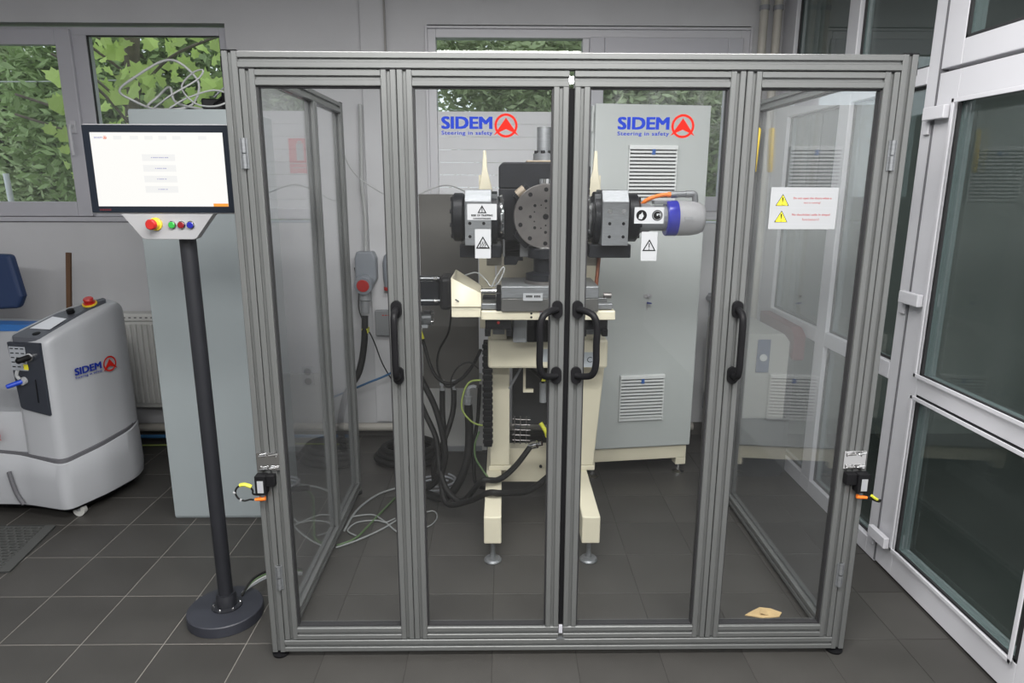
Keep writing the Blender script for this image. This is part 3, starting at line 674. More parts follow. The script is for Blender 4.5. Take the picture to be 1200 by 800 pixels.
btn(-1.085, 1.505, .0105, GRNB, 'green_button'); btn(-1.055, 1.505, .0105, REDB, 'red_button'); btn(-1.025, 1.505, .0105, BLUB, 'blue_button')
ex, ez = -1.145, 1.508
MB().lathe((ex+.007, my+.002, ez), (ex+.007, my-1, ez), [(0, .021), (.006, .021), (.010, .016), (.024, .014)], 28).build('emergency_stop_collar', YEL, cp, smooth=40)
MB().lathe((ex+.007, my-.018, ez), (ex+.003, my-1, ez), [(0, .010), (.008, .017), (.018, .017), (.022, .014)], 28).build('emergency_stop', RED, cp, smooth=40)
for k, (mm, r_, dz, lb) in enumerate(((HOSE, .0045, .010, 'black cable from the kiosk base to the cage, topmost of the bundle'), (GRN, .004, .0, 'green cable from the kiosk base to the cage'), (WCAB, .005, -.008, 'pale cable from the kiosk base to the cage'), (GCAB, .0045, -.016, 'grey cable from the kiosk base to the cage, lowest of the bundle'))):
    z0 = .058+dz*.4; tag(MB().tube([(-1.030, 2.41+.006*k, .055+.002*k), (-1.00, 2.47, .085+dz), (-.95, 2.53, .085+dz), (-.89, 2.56, .075+dz), (-.84, 2.58, .06+dz)], r_, 8).build('cable', mm, smooth=50), lb, 'cable', 'cables behind the kiosk base')

# ================================================================== LEFT PALE CABINET
t = thing('tall_cabinet', 'tall pale grey steel cabinet behind the kiosk', 'cabinet', (-1.40, 3.4, 0))
MB().box(-1.642, -1.165, 3.165, 3.62, 0.0, 1.955).build('carcass', GREYCAB2, t, bevel=.003)
MB().box(-1.640, -1.167, 3.155, 3.1645, .012, 1.948).build('door', GREYCAB2, t, bevel=.003)
# cable mess and adapters on top
ct = 1.957
wt = tag(MB().tube([(-1.60, 3.35, ct+.006), (-1.70, 3.34, ct+.05), (-1.74, 3.3, ct+.09), (-1.66, 3.3, ct+.15), (-1.54, 3.32, ct+.22), (-1.46, 3.32, ct+.21), (-1.40, 3.35, ct+.13), (-1.42, 3.3, ct+.03), (-1.52, 3.28, ct+.008), (-1.62, 3.3, ct+.02), (-1.60, 3.36, ct+.07), (-1.53, 3.34, ct+.11), (-1.49, 3.3, ct+.04), (-1.36, 3.27, ct+.008)], .0055, 8).build('white_cable', WCAB, smooth=60), 'white cable looping high on top of the tall pale cabinet', 'cable', 'loose cables on the pale cabinet')
tag(MB().tube([(-1.56, 3.23, ct+.008), (-1.47, 3.21, ct+.06), (-1.36, 3.24, ct+.13), (-1.33, 3.24, ct+.17), (-1.38, 3.25, ct+.16), (-1.44, 3.26, ct+.10), (-1.38, 3.25, ct+.03), (-1.28, 3.24, ct+.02), (-1.22, 3.26, ct+.06), (-1.3, 3.27, ct+.09), (-1.42, 3.26, ct+.055), (-1.5, 3.25, ct+.01)], .004, 8).build('white_cable', WCAB, smooth=60), 'thin white cable in low loops in front of the black adapters', 'cable', 'loose cables on the pale cabinet')
tag(MB().tube([(-1.34, 3.36, ct+.07), (-1.28, 3.36, ct+.12), (-1.22, 3.36, ct+.15), (-1.18, 3.36, ct+.08), (-1.24, 3.36, ct+.10), (-1.3, 3.35, ct+.075)], .0035, 8).build('grey_cable', GCAB, smooth=60), 'thin grey cable arching over the black adapters on the pale cabinet', 'cable', 'loose cables on the pale cabinet')
for k, (x, y, w_, d_, h_, rz, lb) in enumerate(((-1.345, 3.37, .10, .11, .060, .3, 'black power adapter in the middle of the pale cabinet top'), (-1.245, 3.33, .06, .08, .085, -.2, 'black power adapter nearest the cage on the pale cabinet'), (-1.50, 3.40, .10, .08, .028, .3, 'flat black power adapter leftmost on the pale cabinet'))):
    q = thing('power_adapter', lb, 'adapter', (x, y, ct), rz, 'power adapters on the pale cabinet', local=True)
    MB().box(-w_/2, w_/2, -d_/2, d_/2, 0, h_).build('housing', BLACK, q, bevel=.006)
    MB().tube([(0, -d_/2, h_/2), (.02, -d_/2-.02, h_/2+.02), (.06, -d_/2-.0, h_+.025), (.03, 0, h_+.006)], .004, 6).build('lead', HOSE, q, smooth=60)

# ================================================================== MOBILE WHITE MACHINE (far left)
t = thing('mobile_machine', 'white moulded mobile machine with sloping grey console at far left', 'machine', (-2.25, 3.4, 0))
def loft(rings, name, mm, parent, bevel=.0, smooth=45, seg=3):
    n = len(rings[0]); m = MB(); vs = []; fs = []
    for R_ in rings: vs += R_
    for k in range(len(rings)-1): fs += [(k*n+i, k*n+(i+1) % n, (k+1)*n+(i+1) % n, (k+1)*n+i) for i in range(n)]
    fs += [tuple(reversed(range(n))), tuple(range((len(rings)-1)*n, len(rings)*n))]
    m.add(vs, fs); return m.build(name, mm, parent, bevel=bevel, smooth=smooth, seg=seg)
def rnd(poly, r=.04, k=4):
    out = []; n = len(poly)
    for i in range(n):
        a, b_, c = Vector(poly[i-1]), Vector(poly[i]), Vector(poly[(i+1) % n])
        u = (a-b_); v = (c-b_); rr = min(r, u.length*.45, v.length*.45); u.normalize(); v.normalize()
        p0 = b_+u*rr; p2 = b_+v*rr
        for j in range(k+1):
            s_ = j/k; q = p0*(1-s_)**2+b_*2*s_*(1-s_)+p2*s_*s_; out.append((q.x, q.y))
    return out
tow = [(-2.345, 3.165), (-2.132, 3.122), (-2.060, 3.30), (-2.008, 3.50), (-2.012, 3.60), (-2.05, 3.66), (-2.11, 3.60), (-2.24, 3.37)]
tw = rnd(tow, .045)
def ztop(x, y): return .925+(y-3.14)*.355-max(0, y-3.46)**2*2.6-max(0, x+2.085)*.35
def scale2(P, s, c=(-2.16, 3.36)): return [((x-c[0])*s+c[0], (y-c[1])*s+c[1]) for x, y in P]
seamz = lambda x, y: .320+max(0, (y-3.13))*.10+max(0, -2.14-x)*.08
R_ = []
R_.append([(x, y, seamz(x, y)+.004) for x, y in tw]); R_.append([(x, y, .60) for x, y in scale2(tw, .995)])
R_.append([(x, y, ztop(x, y)-.04) for x, y in scale2(tw, .985)]); R_.append([(x, y, ztop(x, y)-.018) for x, y in scale2(tw, .968)]); R_.append([(x, y, ztop(x, y)-.005) for x, y in scale2(tw, .935)]); R_.append([(x, y, ztop(x, y)) for x, y in scale2(tw, .88)])
loft(R_, 'tower_shell', ROBW, t)
# console inset on the sloping top
ins = scale2(rnd([(-2.318, 3.150), (-2.165, 3.138), (-2.115, 3.33), (-2.065, 3.50), (-2.062, 3.55), (-2.082, 3.565), (-2.225, 3.345)], .025), .97, (-2.16, 3.33))
c_ = loft([[(x, y, ztop(x, y)-.03) for x, y in ins], [(x, y, ztop(x, y)+.004) for x, y in ins]], 'console_panel', ROBG, t)
def onc(x, y, dz=.0055): return (x, y, ztop(x, y)+dz)
MB().add([onc(-2.262, 3.225), onc(-2.160, 3.215), onc(-2.135, 3.31), onc(-2.215, 3.33)], [(0, 1, 2, 3)]).build('operating_screen', mat('pale_display', (.62, .64, .68), .3), c_)
MB().lathe(onc(-2.10, 3.455, 0), (-2.10-.0, 3.455-.355, .925+.33*.355+1), [(0, .028), (.012, .028), (.013, .020), (.03, .024), (.036, .02)], 24).build('emergency_stop', RED, c_, smooth=40)
MB().lathe(onc(-2.10, 3.455, 0), (-2.10, 3.455-.355, .925+.33*.355+1), [(0, .034), (.008, .034)], 24).build('yellow_collar', YEL, c_)
MB().lathe(onc(-2.150, 3.375, 0), (-2.150, 3.375-.355, 2), [(0, .018), (.018, .018), (.02, .012)], 20).build('key_switch', BLACK, c_, smooth=40)
MB().lathe(onc(-2.205, 3.185, -.001), (-2.205, 3.185-.355, 2), [(0, .018), (.005, .018), (.006, .014)], 20).build('round_button', BLACK, c_, smooth=40)
# front recess with dark control face
fdir = Vector((-.213, .043, 0)).normalized(); fM = face_frame((-2.238, 3.140, .74), -fdir, (0, 0, 1))
m = MB(); m.prism([(-.093, .170), (.083, .170), (.083, -.185), (-.060, -.160), (-.074, -.150)], fM @ Matrix.Translation((0, 0, -.012)), .017)
fp = m.build('control_face', ROBD, t, bevel=.003)
q = MB(); quad(q, fM, -.085, .005, .035, .150, .0062); q.build('specification_label', mat('label_grey', (.34, .36, .39), .5), fp)
q = MB()
for i in range(3):
    for j in range(5): quad(q, fM, -.080+.029*i, -.061+.029*i, .138-.022*j, .143-.022*j, .0068)
q.build('label_print', BLKINK, fp)
q = MB(); quad(q, fM, -.018, .008, .040, .066, .007); q.build('yellow_label', YELS, fp)
fn = fM.to_3x3() @ Vector((0, 0, 1))
def fpt(a, b_, c): return fM @ Vector((a, b_, c))
MB().lathe(fpt(.032, .105, .004), fpt(.032, .105, 1), [(0, .020), (.014, .020), (.016, .014)], 20).build('connector_collar', CHROME, fp, smooth=40)
MB().lathe(fpt(.032, .105, .015), fpt(.015, .095, .1), [(0, .014), (.055, .014), (.06, .010)], 16).build('black_connector', BLACK, fp, smooth=40)
MB().lathe(fpt(-.028, -.015, .004), fpt(-.028, -.015, 1), [(0, .019), (.016, .019), (.018, .013)], 20).build('blue_connector_collar', PAPER, fp, smooth=40)
MB().lathe(fpt(-.028, -.015, .012), fpt(-.072, -.033, .08), [(0, .012), (.065, .011), (.07, .008)], 16).build('blue_connector', mat('blue_conn', (.01, .05, .42), .4), fp, smooth=40)
MB().tube([fpt(-.028, .0, .03), fpt(-.034, .02, .035), fpt(-.030, .042, .03)], .008, 8).build('white_cap', PAPER, fp, smooth=40)
q = MB(); q.tube([fpt(.036, -.005, .007), fpt(.034, -.12, .007)], .0025, 6); q.build('slot', BLACK, fp)
# logo on the right flank
ld = Vector((.056, .20, 0)).normalized(); lM = face_frame((-2.0845, 3.318, .722), ld, (0, 0, 1))
lM = face_frame((-2.0655, 3.305, .728), Vector((.062, .205, 0)), (0, 0, 1))
logo(t, lM @ Matrix.Translation((-.005, 0, .012)), .155, .040, .010)
# skirt
low = [(-3.0, 3.30), (-2.60, 3.175), (-2.37, 3.165), (-2.122, 3.092), (-2.035, 3.30), (-1.990, 3.50), (-2.015, 3.63), (-2.10, 3.70), (-3.0, 3.95)]
lw_ = rnd(low, .05)
sk = [[(x, y, .075) for x, y in scale2(lw_, .985, (-2.3, 3.45))], [(x, y, .12) for x, y in scale2(lw_, 1.005, (-2.3, 3.45))], [(x, y, .22) for x, y in scale2(lw_, 1.0, (-2.3, 3.45))], [(x, y, seamz(x, y)-.012) for x, y in scale2(lw_, .985, (-2.3, 3.45))], [(x, y, seamz(x, y)-.008) for x, y in scale2(lw_, .97, (-2.3, 3.45))]]
loft(sk, 'skirt', ROBW, t)
sm = [[(x, y, seamz(x, y)-.015) for x, y in scale2(lw_, .965, (-2.3, 3.45))], [(x, y, seamz(x, y)+.010) for x, y in scale2(lw_, .965, (-2.3, 3.45))]]
loft(sm, 'seam_gap', mat('seam_grey', (.10, .10, .11), .6), t)
# body left of the tower, flush with it
bd = rnd([(-3.0, 3.30), (-2.60, 3.185), (-2.30, 3.175), (-2.12, 3.30), (-2.05, 3.62), (-2.12, 3.68), (-3.0, 3.93)], .04)
loft([[(x, y, seamz(x, y)+.004) for x, y in bd], [(x, y, .53) for x, y in bd], [(x, y, .555) for x, y in scale2(bd, .975, (-2.4, 3.5))]], 'lower_body', ROBW, t)
MB().prism([(-2.65, .36), (-2.36, .36), (-2.32, .55), (-2.35, .95), (-2.65, .97)], FR(0, 3.60, 0), .38).build('side_body', ROBW, t, bevel=.02) if False else None
loft([[(x, y, .54) for x, y in rnd([(-3.0, 3.62), (-2.36, 3.50), (-2.36, 3.82), (-3.0, 3.92)], .05)], [(x, y, .862) for x, y in rnd([(-3.0, 3.62), (-2.36, 3.50), (-2.36, 3.82), (-3.0, 3.92)], .05)], [(x, y, .878) for x, y in scale2(rnd([(-3.0, 3.62), (-2.36, 3.50), (-2.36, 3.82), (-3.0, 3.92)], .05), .97, (-2.65, 3.72))]], 'rear_deck', ROBW, t)
loft([[(x, y, .878) for x, y in rnd([(-2.95, 3.56), (-2.47, 3.54), (-2.43, 3.66), (-2.95, 3.70)], .03)], [(x, y, .91) for x, y in rnd([(-2.95, 3.58), (-2.49, 3.55), (-2.45, 3.65), (-2.95, 3.69)], .03)]], 'blue_pad', BLUEP, t)
q = MB(); M2 = face_frame((-2.462, 3.1595, .452), (.97, -.04, 0), (0, 0, 1)); ring_geo(q, M2 @ Matrix.Translation((0, 0, .014)), .036, .029); arrow_geo(q, M2 @ Matrix.Translation((0, 0, .014)), .036); q.build('emblem', REDINK, t)
q = MB(); q.tube([(-2.425, 3.155, .255), (-2.405, 3.152, .15), (-2.375, 3.150, .085)], .010, 8); q.build('groove', mat('seam_grey', (.10, .10, .11)), t, smooth=50)
for x, y in ((-2.135, 3.20), (-2.75, 3.45), (-2.12, 3.58)):
    MB().cyl((x, y, .03), (x, y, .09), .018, 12).build('castor_stem', GREYP, t); MB().cyl((x, y-.014, .0285), (x, y+.014, .0285), .028, 20).build('castor_wheel', mat('castor_white', (.42, .42, .40), .5), t, smooth=40)
loft([[(x, y, .05) for x, y in scale2(lw_, .9, (-2.3, 3.5))], [(x, y, .08) for x, y in scale2(lw_, .93, (-2.3, 3.5))]], 'chassis', BLACK, t)

# ================================================================== MAT
t = thing('rubber_mat', 'black perforated rubber anti-fatigue mat at the left edge of the floor', 'mat', (-2.65, 2.88, 0))
o = MB().prism(rnd([(-3.4, 2.665), (-2.125, 2.670), (-2.185, 3.085), (-3.4, 3.085)], .02), Matrix.Identity(4), .006).build('backing', MATM, t)
m = MB()
for j in range(15):
    y = 2.70+j*.0255
    m.box(-3.4, -2.175-.06*(y-2.68)/.4, y-.004, y+.004, .006, .013)
    if j < 14:
        x = -3.39+(.02 if j % 2 else 0)
        while x < -2.19-.06*(y-2.68)/.4: m.box(x, x+.011, y+.004, y+.0215, .006, .012); x += .04
o = m.build('tread', MATL, t); o['kind'] = 'stuff'
m = MB(); m.prism([(-2.19, 2.670), (-2.125, 2.673), (-2.185, 3.082), (-2.235, 3.08)], Matrix.Translation((0, 0, .006)), .004); m.box(-3.4, -2.19, 2.668, 2.694, .006, .010); m.build('bevelled_edge', MATL, t, bevel=.002)

# ================================================================== BIG GREY CABINET
cb = thing('electrical_cabinet', 'tall light grey electrical cabinet with two louvred vents behind the machine', 'cabinet', (.468, 3.60, 0), radians(7.5), local=True)
cw, c0, c1 = .612, .182, 2.035
MB().box(-.012, cw+.006, .02, .42, c0-.01, c1-.008).build('carcass', GREYCAB, cb, bevel=.003)
MB().box(0, cw, 0, .018, c0, c1).build('door', GREYCAB, cb, bevel=.004)
for z in (1.95, 1.2, .35): MB().cyl((-.012, .012, z-.05), (-.012, .012, z+.05), .007, 10).build('hinge', GREYCAB, cb, smooth=40)
MB().box(-.006, cw-.01, .02, .40, .095, .172).build('plinth', BEIGE, cb, bevel=.004)
for x in (.0, cw-.07): MB().box(x, x+.06, .02, .08, .055, .095).build('plinth_foot', BEIGE, cb, bevel=.002)
for x in (.05, cw-.045):
    for y in (.04, .36): MB().lathe((x, y, 0), (x, y, 1), [(0, .034), (.006, .034), (.016, .012), (.058, .010)], 20).build('levelling_foot', CHROME, cb, smooth=30)
def vent(xa, xb, za, zb, n):
    f_ = MB(); f_.box(xa, xb, -.022, 0, zb-.022, zb); f_.box(xa, xb, -.012, 0, za, za+.016); f_.box(xa, xa+.006, -.018, 0, za, zb); f_.box(xb-.006, xb, -.018, 0, za, zb)
    fr = f_.build('vent_frame', VENTM, cb, bevel=.003)
    MB().box(xa+.004, xb-.004, -.004, -.001, za+.01, zb-.01).build('vent_recess', DARK, fr)
    pitch = (zb-.030-za-.012)/n
    for i in range(n):
        z = za+.022+pitch*i; s_ = MB(); s_.box(xa+.006, xb-.006, -.019, -.009, z, z+pitch*.55); s_.build('slat', VENTM, fr)
    xm = (xa+xb)/2; MB().box(xm-.009, xm+.009, -.0225, -.004, zb-.048, zb-.020).build('clip', mat('clip_blue', (.03, .10, .33), .4), fr, bevel=.002)
vent(.178, .438, 1.555, 1.835, 13); vent(.180, .436, .345, .612, 12)
l = MB(); l.prism(rnd([(-.022, -.012), (.022, -.012), (.022, .012), (-.022, .012)], .011), face_frame((.318, 0, 1.052), (1, 0, 0), (0, 0, 1)), .005); lp = l.build('lock_plate', SILV, cb)
MB().cyl((.318, -.002, 1.052), (.318, -.012, 1.052), .008, 14).build('lock_barrel', CHROME, lp)
MB().prism([(-.012, -.006), (.014, -.009), (.016, -.002), (-.010, .004)], face_frame((.322, -.012, 1.018), (1, 0, 0), (0, 0, 1)), .006).build('key_head', mat('key_blue', (.03, .04, .22), .5), lp)
MB().box(.313, .322, -.003, 0, .975, 1.012).build('key_ring_tag', SILV, lp)

# small unit in the right rear corner
t = thing('white_unit', 'white cabinet unit with blue gauge panel in the right rear corner', 'unit', (1.43, 3.85, 0))
MB().prism([(1.27, .36), (1.575, .36), (1.575, .80), (1.54, .845), (1.27, .845)], FR(0, 4.14, 0), .52).build('housing', mat('unit_white', (.42, .42, .39), .5), t, bevel=.006)
MB().box(1.28, 1.60, 3.64, 4.14, .0, .36).build('dark_base', mat('unit_dark', (.03, .035, .04), .5), t, bevel=.004)
g = MB().box(1.395, 1.465, 3.612, 3.620, .63, .815).build('gauge_panel', mat('gauge_blue', (.05, .075, .17), .4), t, bevel=.002)
MB().lathe((1.430, 3.612, .715), (1.43, 2, .715), [(0, .020), (.006, .020), (.008, .016)], 20).build('dial', VENTM, g, smooth=40)
t = tag(MB().prism([(3.66, .72), (4.12, .80), (4.12, .885), (3.66, .875), (3.60, .84), (3.60, .70)], Matrix(((0, 0, 1, 1.585), (1, 0, 0, 0), (0, 1, 0, 0), (0, 0, 0, 1))), .065).build('red_case', mat('red_case', (.11, .018, .025), .5), bevel=.006), 'dark red case behind the white unit against the glazed partition', 'case')
t.location.z = .0
MB().box(1.605, 1.645, 3.7, 4.1, 0, .80).build('stand', mat('unit_dark', (.03, .035, .04)), t)

# ================================================================== TEST MACHINE
tb = thing('test_bench', 'cream framed ball joint test bench with black rotary head inside the cage', 'machine', (.175, 3.0, 0))
CX = .175
def both(fn):
    fn(1); fn(-1)
def mir(x, s): return CX+s*(x-CX)
for xa, xb in ((-.082, -.006), (.344, .423)):
    MB().box(xa, xb, 2.70, 3.56, .112, .238).build('foot_beam', BEIGE, tb, bevel=.005)
    xm = (xa+xb)/2
    for y in (2.755, 3.50): MB().lathe((xm, y, 0), (xm, y, 1), [(0, .038), (.006, .040), (.014, .034), (.020, .014), (.045, .010), (.112, .009)], 24).build('levelling_foot', STEEL, tb, smooth=30)
# columns
MB().box(-.064, .034, 3.20, 3.34, .262, .835).build('column', BEIGE, tb, bevel=.006)
MB().box(-.070, .040, 3.195, 3.35, .238, .262).build('column_flange', BEIGE, tb, bevel=.003)
MB().prism([(.370, .262), (.455, .262), (.500, .835), (.385, .835)], FR(0, 3.34, 0), .14).build('column', BEIGE, tb, bevel=.006)
MB().box(.352, .462, 3.195, 3.35, .238, .262).build('column_flange', BEIGE, tb, bevel=.003)
MB().box(-.01, .35, 3.36, 3.44, .10, .29).build('cross_member', BEIGE, tb, bevel=.004)
for x in (.07, .20): MB().cyl((x, 3.362, .19), (x, 3.352, .19), .008, 10).build('bolt', BLACK, tb)
hb = MB().box(-.068, .482, 3.03, 3.42, .812, .948).build('head_beam', BEIGE, tb, bevel=.012)
p = MB().box(.372, .440, 3.0285, 3.030, .800+.02, .890).build('ce_label', mat('ce_grey', (.40, .43, .46), .5), tb)
q = MB(); text_geo(q, 'CE', .042, .026, FR(.408, 3.0284, .855), .0); q.build('print', BLKINK, p)
MB().box(.165, .222, 3.0285, 3.03, .845, .905).build('rating_label', mat('ce_grey', (.40, .43, .46)), tb)
# uprights
for s in (1, -1):
    m = MB(); P = [(mir(-.112, s), .948), (mir(-.030, s), .948), (mir(-.045, s), 1.60), (mir(-.071, s), 1.70), (mir(-.077, s), 1.79), (mir(-.090, s), 1.79), (mir(-.096, s), 1.70), (mir(-.114, s), 1.60)]
    if s < 0: P = P[::-1]
    m.prism(P, FR(0, 3.30, 0), .02); m.build('upright', BEIGE, tb, bevel=.003)
    m = MB(); y0 = 3.28; Q = [(3.301, .948), (3.58, .948), (3.42, 1.60), (3.33, 1.68), (3.301, 1.68)]
    m.prism(Q, Matrix(((0, 0, 1, mir(-.106, s)-.006), (1, 0, 0, 0), (0, 1, 0, 0), (0, 0, 0, 1))), .012); m.build('gusset', BEIGE, tb)
MB().box(-.03, .38, 3.25, 3.28, .95, 1.40).build('back_plate', mat('warm_cream', (.50, .465, .38), .5), tb, bevel=.003)
MB().box(-.03, .38, 3.06, 3.12, 1.335, 1.42).build('bridge_plate', mat('bridge_grey', (.24, .23, .21), .5), tb, bevel=.003)
m = MB(); m.prism([(.0, 1.335), (.35, 1.335), (.35, 1.395), (.255, 1.395), (.23, 1.41), (.09, 1.41), (.0, 1.41)], FR(0, 2.96, 0), .03); m.build('carrier_plate', mat('carrier_grey', (.22, .225, .23), .45, metal=.4), tb, bevel=.003)
for x in (.02, .075, .285, .335): MB().box(x-.012, x+.012, 2.935, 2.955, 1.318, 1.335).build('bolt_head', BLACK, tb)
for x in (-.035, .39):
    MB().lathe((x, 2.99, 1.345), (x, 2.9, 1.345), [(0, .014), (.012, .014)], 14).build('cap_screw', BLACK, tb, smooth=40)
    MB().box(x-.035 if x < 0 else x-.03, x+.03 if x < 0 else x+.035, 2.992, 3.03, 1.29, 1.42).build('side_bracket', mat('bracket_beige', (.30, .28, .23), .5), tb, bevel=.003)
# yoke housing
hw = .192; zt = 1.728; R2 = .02
U = [(-hw, 1.545), (-hw+.004, zt-.018), (-hw+.022, zt), (hw-.022, zt), (hw-.004, zt-.018), (hw, 1.545), (hw-.045, 1.50), (hw-.045, 1.28), (hw-.085, 1.28), (hw-.085, 1.60), (.06, 1.655), (-.06, 1.655), (-hw+.085, 1.60), (-hw+.085, 1.28), (-hw+.045, 1.28), (-hw+.045, 1.50)]
m = MB()
MM = FR(CX, 3.14, 0)
# built of convex slabs
for P in ([(-hw, 1.62), (hw, 1.62), (hw, zt-.018), (hw-.018, zt), (-hw+.018, zt), (-hw, zt-.018)], ):
    m.prism(P, MM, .21)
yk = m.build('yoke_bridge', BLKM, tb, bevel=.006)
for s in (1, -1):
    P = [(s*hw, 1.62), (s*(hw-.095), 1.62), (s*(hw-.095), 1.34), (s*(hw-.075), 1.30), (s*(hw-.022), 1.30), (s*(hw-.022), 1.535), (s*hw, 1.56)]
    if s > 0: P = P[::-1]
    MB().prism(P, MM, .21).build('yoke_cheek', BLKM, tb, bevel=.004)
MB().box(CX-.075, CX+.075, 2.945, 3.12, 1.7285, 1.736).build('top_plate', ORNS, tb, bevel=.002)
# drum behind the face plate and bearing blocks
MB().lathe((CX, 2.83, 1.51), (CX, 4, 1.51), [(0, .118), (.02, .125), (.16, .125), (.17, .11), (.30, .10)], 40).build('rotary_drum', BLKM, tb, smooth=40)
for a in (135, 45, 225, 315):
    Mx = Matrix.Translation((CX+.125*cos(radians(a)), 2.90, 1.51+.125*sin(radians(a)))) @ Matrix.Rotation(-radians(a), 4, 'Y')
    MB().obox(Mx, .05, .10, .075).build('clamp_block', BLKM, tb, bevel=.003)
for s in (1, -1): MB().cyl((CX+s*.085, 2.86, 1.62), (CX+s*.115, 2.86, 1.595), .02, 14).build('tan_block', ORNS, tb)
MB().lathe((CX, 2.815, 1.51), (CX, 4, 1.51), [(0, .128), (.003, .131), (.02, .131)], 64).build('face_plate', STEELD, tb, smooth=30)
def hole(x, z, r, y=2.8145, mm=BLACK, nm='bolt_hole', parent=tb, rim=True):
    MB().lathe((x, y, z), (x, y+1, z), [(0, r), (.0004, r)], 14).build(nm, mm, parent)
fpz = [o for o in tb.children if o.name.startswith('face_plate')][0]
for i in range(10):
    a = pi/2+pi/10+i*pi/5+.31; hole(CX+.108*cos(a), 1.51+.108*sin(a), .0088, parent=fpz)
for i in range(8):
    a = i*pi/4; hole(CX+.066*cos(a)*.95, 1.51+.066*sin(a)*.95, .0062, parent=fpz)
for i in range(8):
    a = i*pi/4+pi/8; hole(CX+.050*cos(a), 1.51+.050*sin(a), .0030, parent=fpz)
hole(CX, 1.51, .012, parent=fpz); hole(CX, 1.545, .0035, parent=fpz); hole(CX, 1.475, .0035, parent=fpz)
MB().cyl((CX, 2.88, 1.60), (CX, 2.88, 1.66), .030, 24).build('quill', CHROME, tb, smooth=40)
# top actuator
MB().lathe((CX, 3.0, 1.736), (CX, 3.0, 3), [(0, .046), (.028, .046), (.03, .040), (.036, .030)], 28).build('actuator_collar', STEEL, tb, smooth=35)
MB().cyl((CX, 3.0, 1.765), (CX, 3.0, 1.872), .030, 28).build('actuator_shaft', STEEL, tb, smooth=40)
for a in (210, 260, 310): MB().cyl((CX+.038*cos(radians(a)), 3+.038*sin(radians(a)), 1.764), (CX+.038*cos(radians(a)), 3+.038*sin(radians(a)), 1.776), .009, 10).build('collar_bolt', BLACK, tb)
# spindles left and right
def side(s):
    X = lambda x: mir(x, s)
    def bx_(xa, xb, *r): a, b_ = sorted((X(xa), X(xb))); return MB().box(a, b_, *r)
    zc = 1.505
    o = MB(); a, b_ = sorted((X(-.150), X(-.045)))
    o.prism([(2.74, 1.400), (2.95, 1.400), (2.95, 1.617), (2.775, 1.617), (2.74, 1.572)], Matrix(((0, 0, 1, a), (1, 0, 0, 0), (0, 1, 0, 0), (0, 0, 0, 1))), b_-a)
    blk = o.build('bearing_block', STEEL, tb, bevel=.002)
    for x in (-.130, -.075):
        for z in (1.535, 1.487, 1.435): MB().lathe((X(x), 2.7395, z), (X(x), 3, z), [(0, .0065 if z < 1.52 else .009), (.0004, .006)], 14).build('bolt_hole', BLACK if z < 1.52 else CHROME, blk)
    m = MB(); m.lathe((X(-.151), 2.86, zc), (X(-1), 2.86, zc), [(0, .088), (.012, .098), (.046, .098), (.056, .085)], 36); m.build('end_flange', BLKM, tb, smooth=35)
    for a_ in (70, 110, 250, 20, -20, 160, 200): MB().cyl((X(-.20), 2.86+.078*cos(radians(a_)), zc+.078*sin(radians(a_))), (X(-.212), 2.86+.078*cos(radians(a_)), zc+.078*sin(radians(a_))), .009, 10).build('flange_bolt', BLKM, tb)
    MB().lathe((X(-.0445), 2.86, zc), (X(1), 2.86, zc), [(0, .105), (.022, .105), (.024, .085), (.034, .085)], 40).build('inner_flange', BLKM, tb, smooth=35)
    MB().lathe((X(-.012), 2.86, zc), (X(1), 2.86, zc), [(0, .088), (.010, .092), (.016, .088)], 40).build('bearing_ring', CHROME, tb, smooth=35)
    bx_(-.175, -.005, 2.80, 3.02, 1.345, 1.3995).build('saddle', BLKM, tb, bevel=.004)
    MB().box(*sorted((X(-.060), X(-.02))), 2.79, 2.80, 1.56, 1.60).build('clip_plate', STEEL, tb, bevel=.002)
side(1); side(-1)
# drive motor on the right with blue ring, connector and orange lead
zm, ym = 1.503, 2.86
MB().lathe((.553, ym, zm), (2, ym, zm), [(0, .060), (.05, .060), (.052, .052), (.120, .052), (.121, .068), (.135, .070)], 36).build('gearbox', GREYP, tb, smooth=35)
MB().lathe((.672, ym, zm), (2, ym, zm), [(0, .070), (.004, .073), (.042, .073), (.046, .071)], 40).build('motor_ring', BLUR, tb, smooth=35)
mo = MB().lathe((.718, ym, zm), (2, ym, zm), [(0, .072), (.06, .070), (.092, .064), (.108, .056), (.112, .045)], 40).build('motor_body', SILV, tb, smooth=50)
MB().box(.735, .768, 2.786, 2.792, 1.50, 1.513).build('motor_label', PAPER, mo)
MB().box(.62, .69, 2.84, 2.89, 1.560, 1.575).build('connector_seat', GREYP, tb, bevel=.002)
cn = MB().lathe((.690, 2.86, 1.598), (.79, 2.86, 1.602), [(0, .012), (.004, .014), (.025, .014), (.027, .0125), (.06, .0125), (.062, .0145), (.088, .0145), (.09, .012)], 20).build('connector', STEEL, tb, smooth=35)
MB().tube([(.775, 2.86, 1.602), (.788, 2.86, 1.600), (.792, 2.86, 1.585), (.792, 2.86, 1.56)], .013, 12, 4).build('connector_elbow', STEEL, tb, smooth=50)
MB().tube([(.690, 2.86, 1.598), (.66, 2.86, 1.597), (.62, 2.855, 1.588), (.585, 2.86, 1.57), (.56, 2.88, 1.53)], .0085, 10).build('orange_lead', ORG, tb, smooth=60)
MB().cyl((.678, 2.86, 1.598), (.692, 2.86, 1.598), .011, 12).build('lead_gland', ORG, tb, smooth=40)
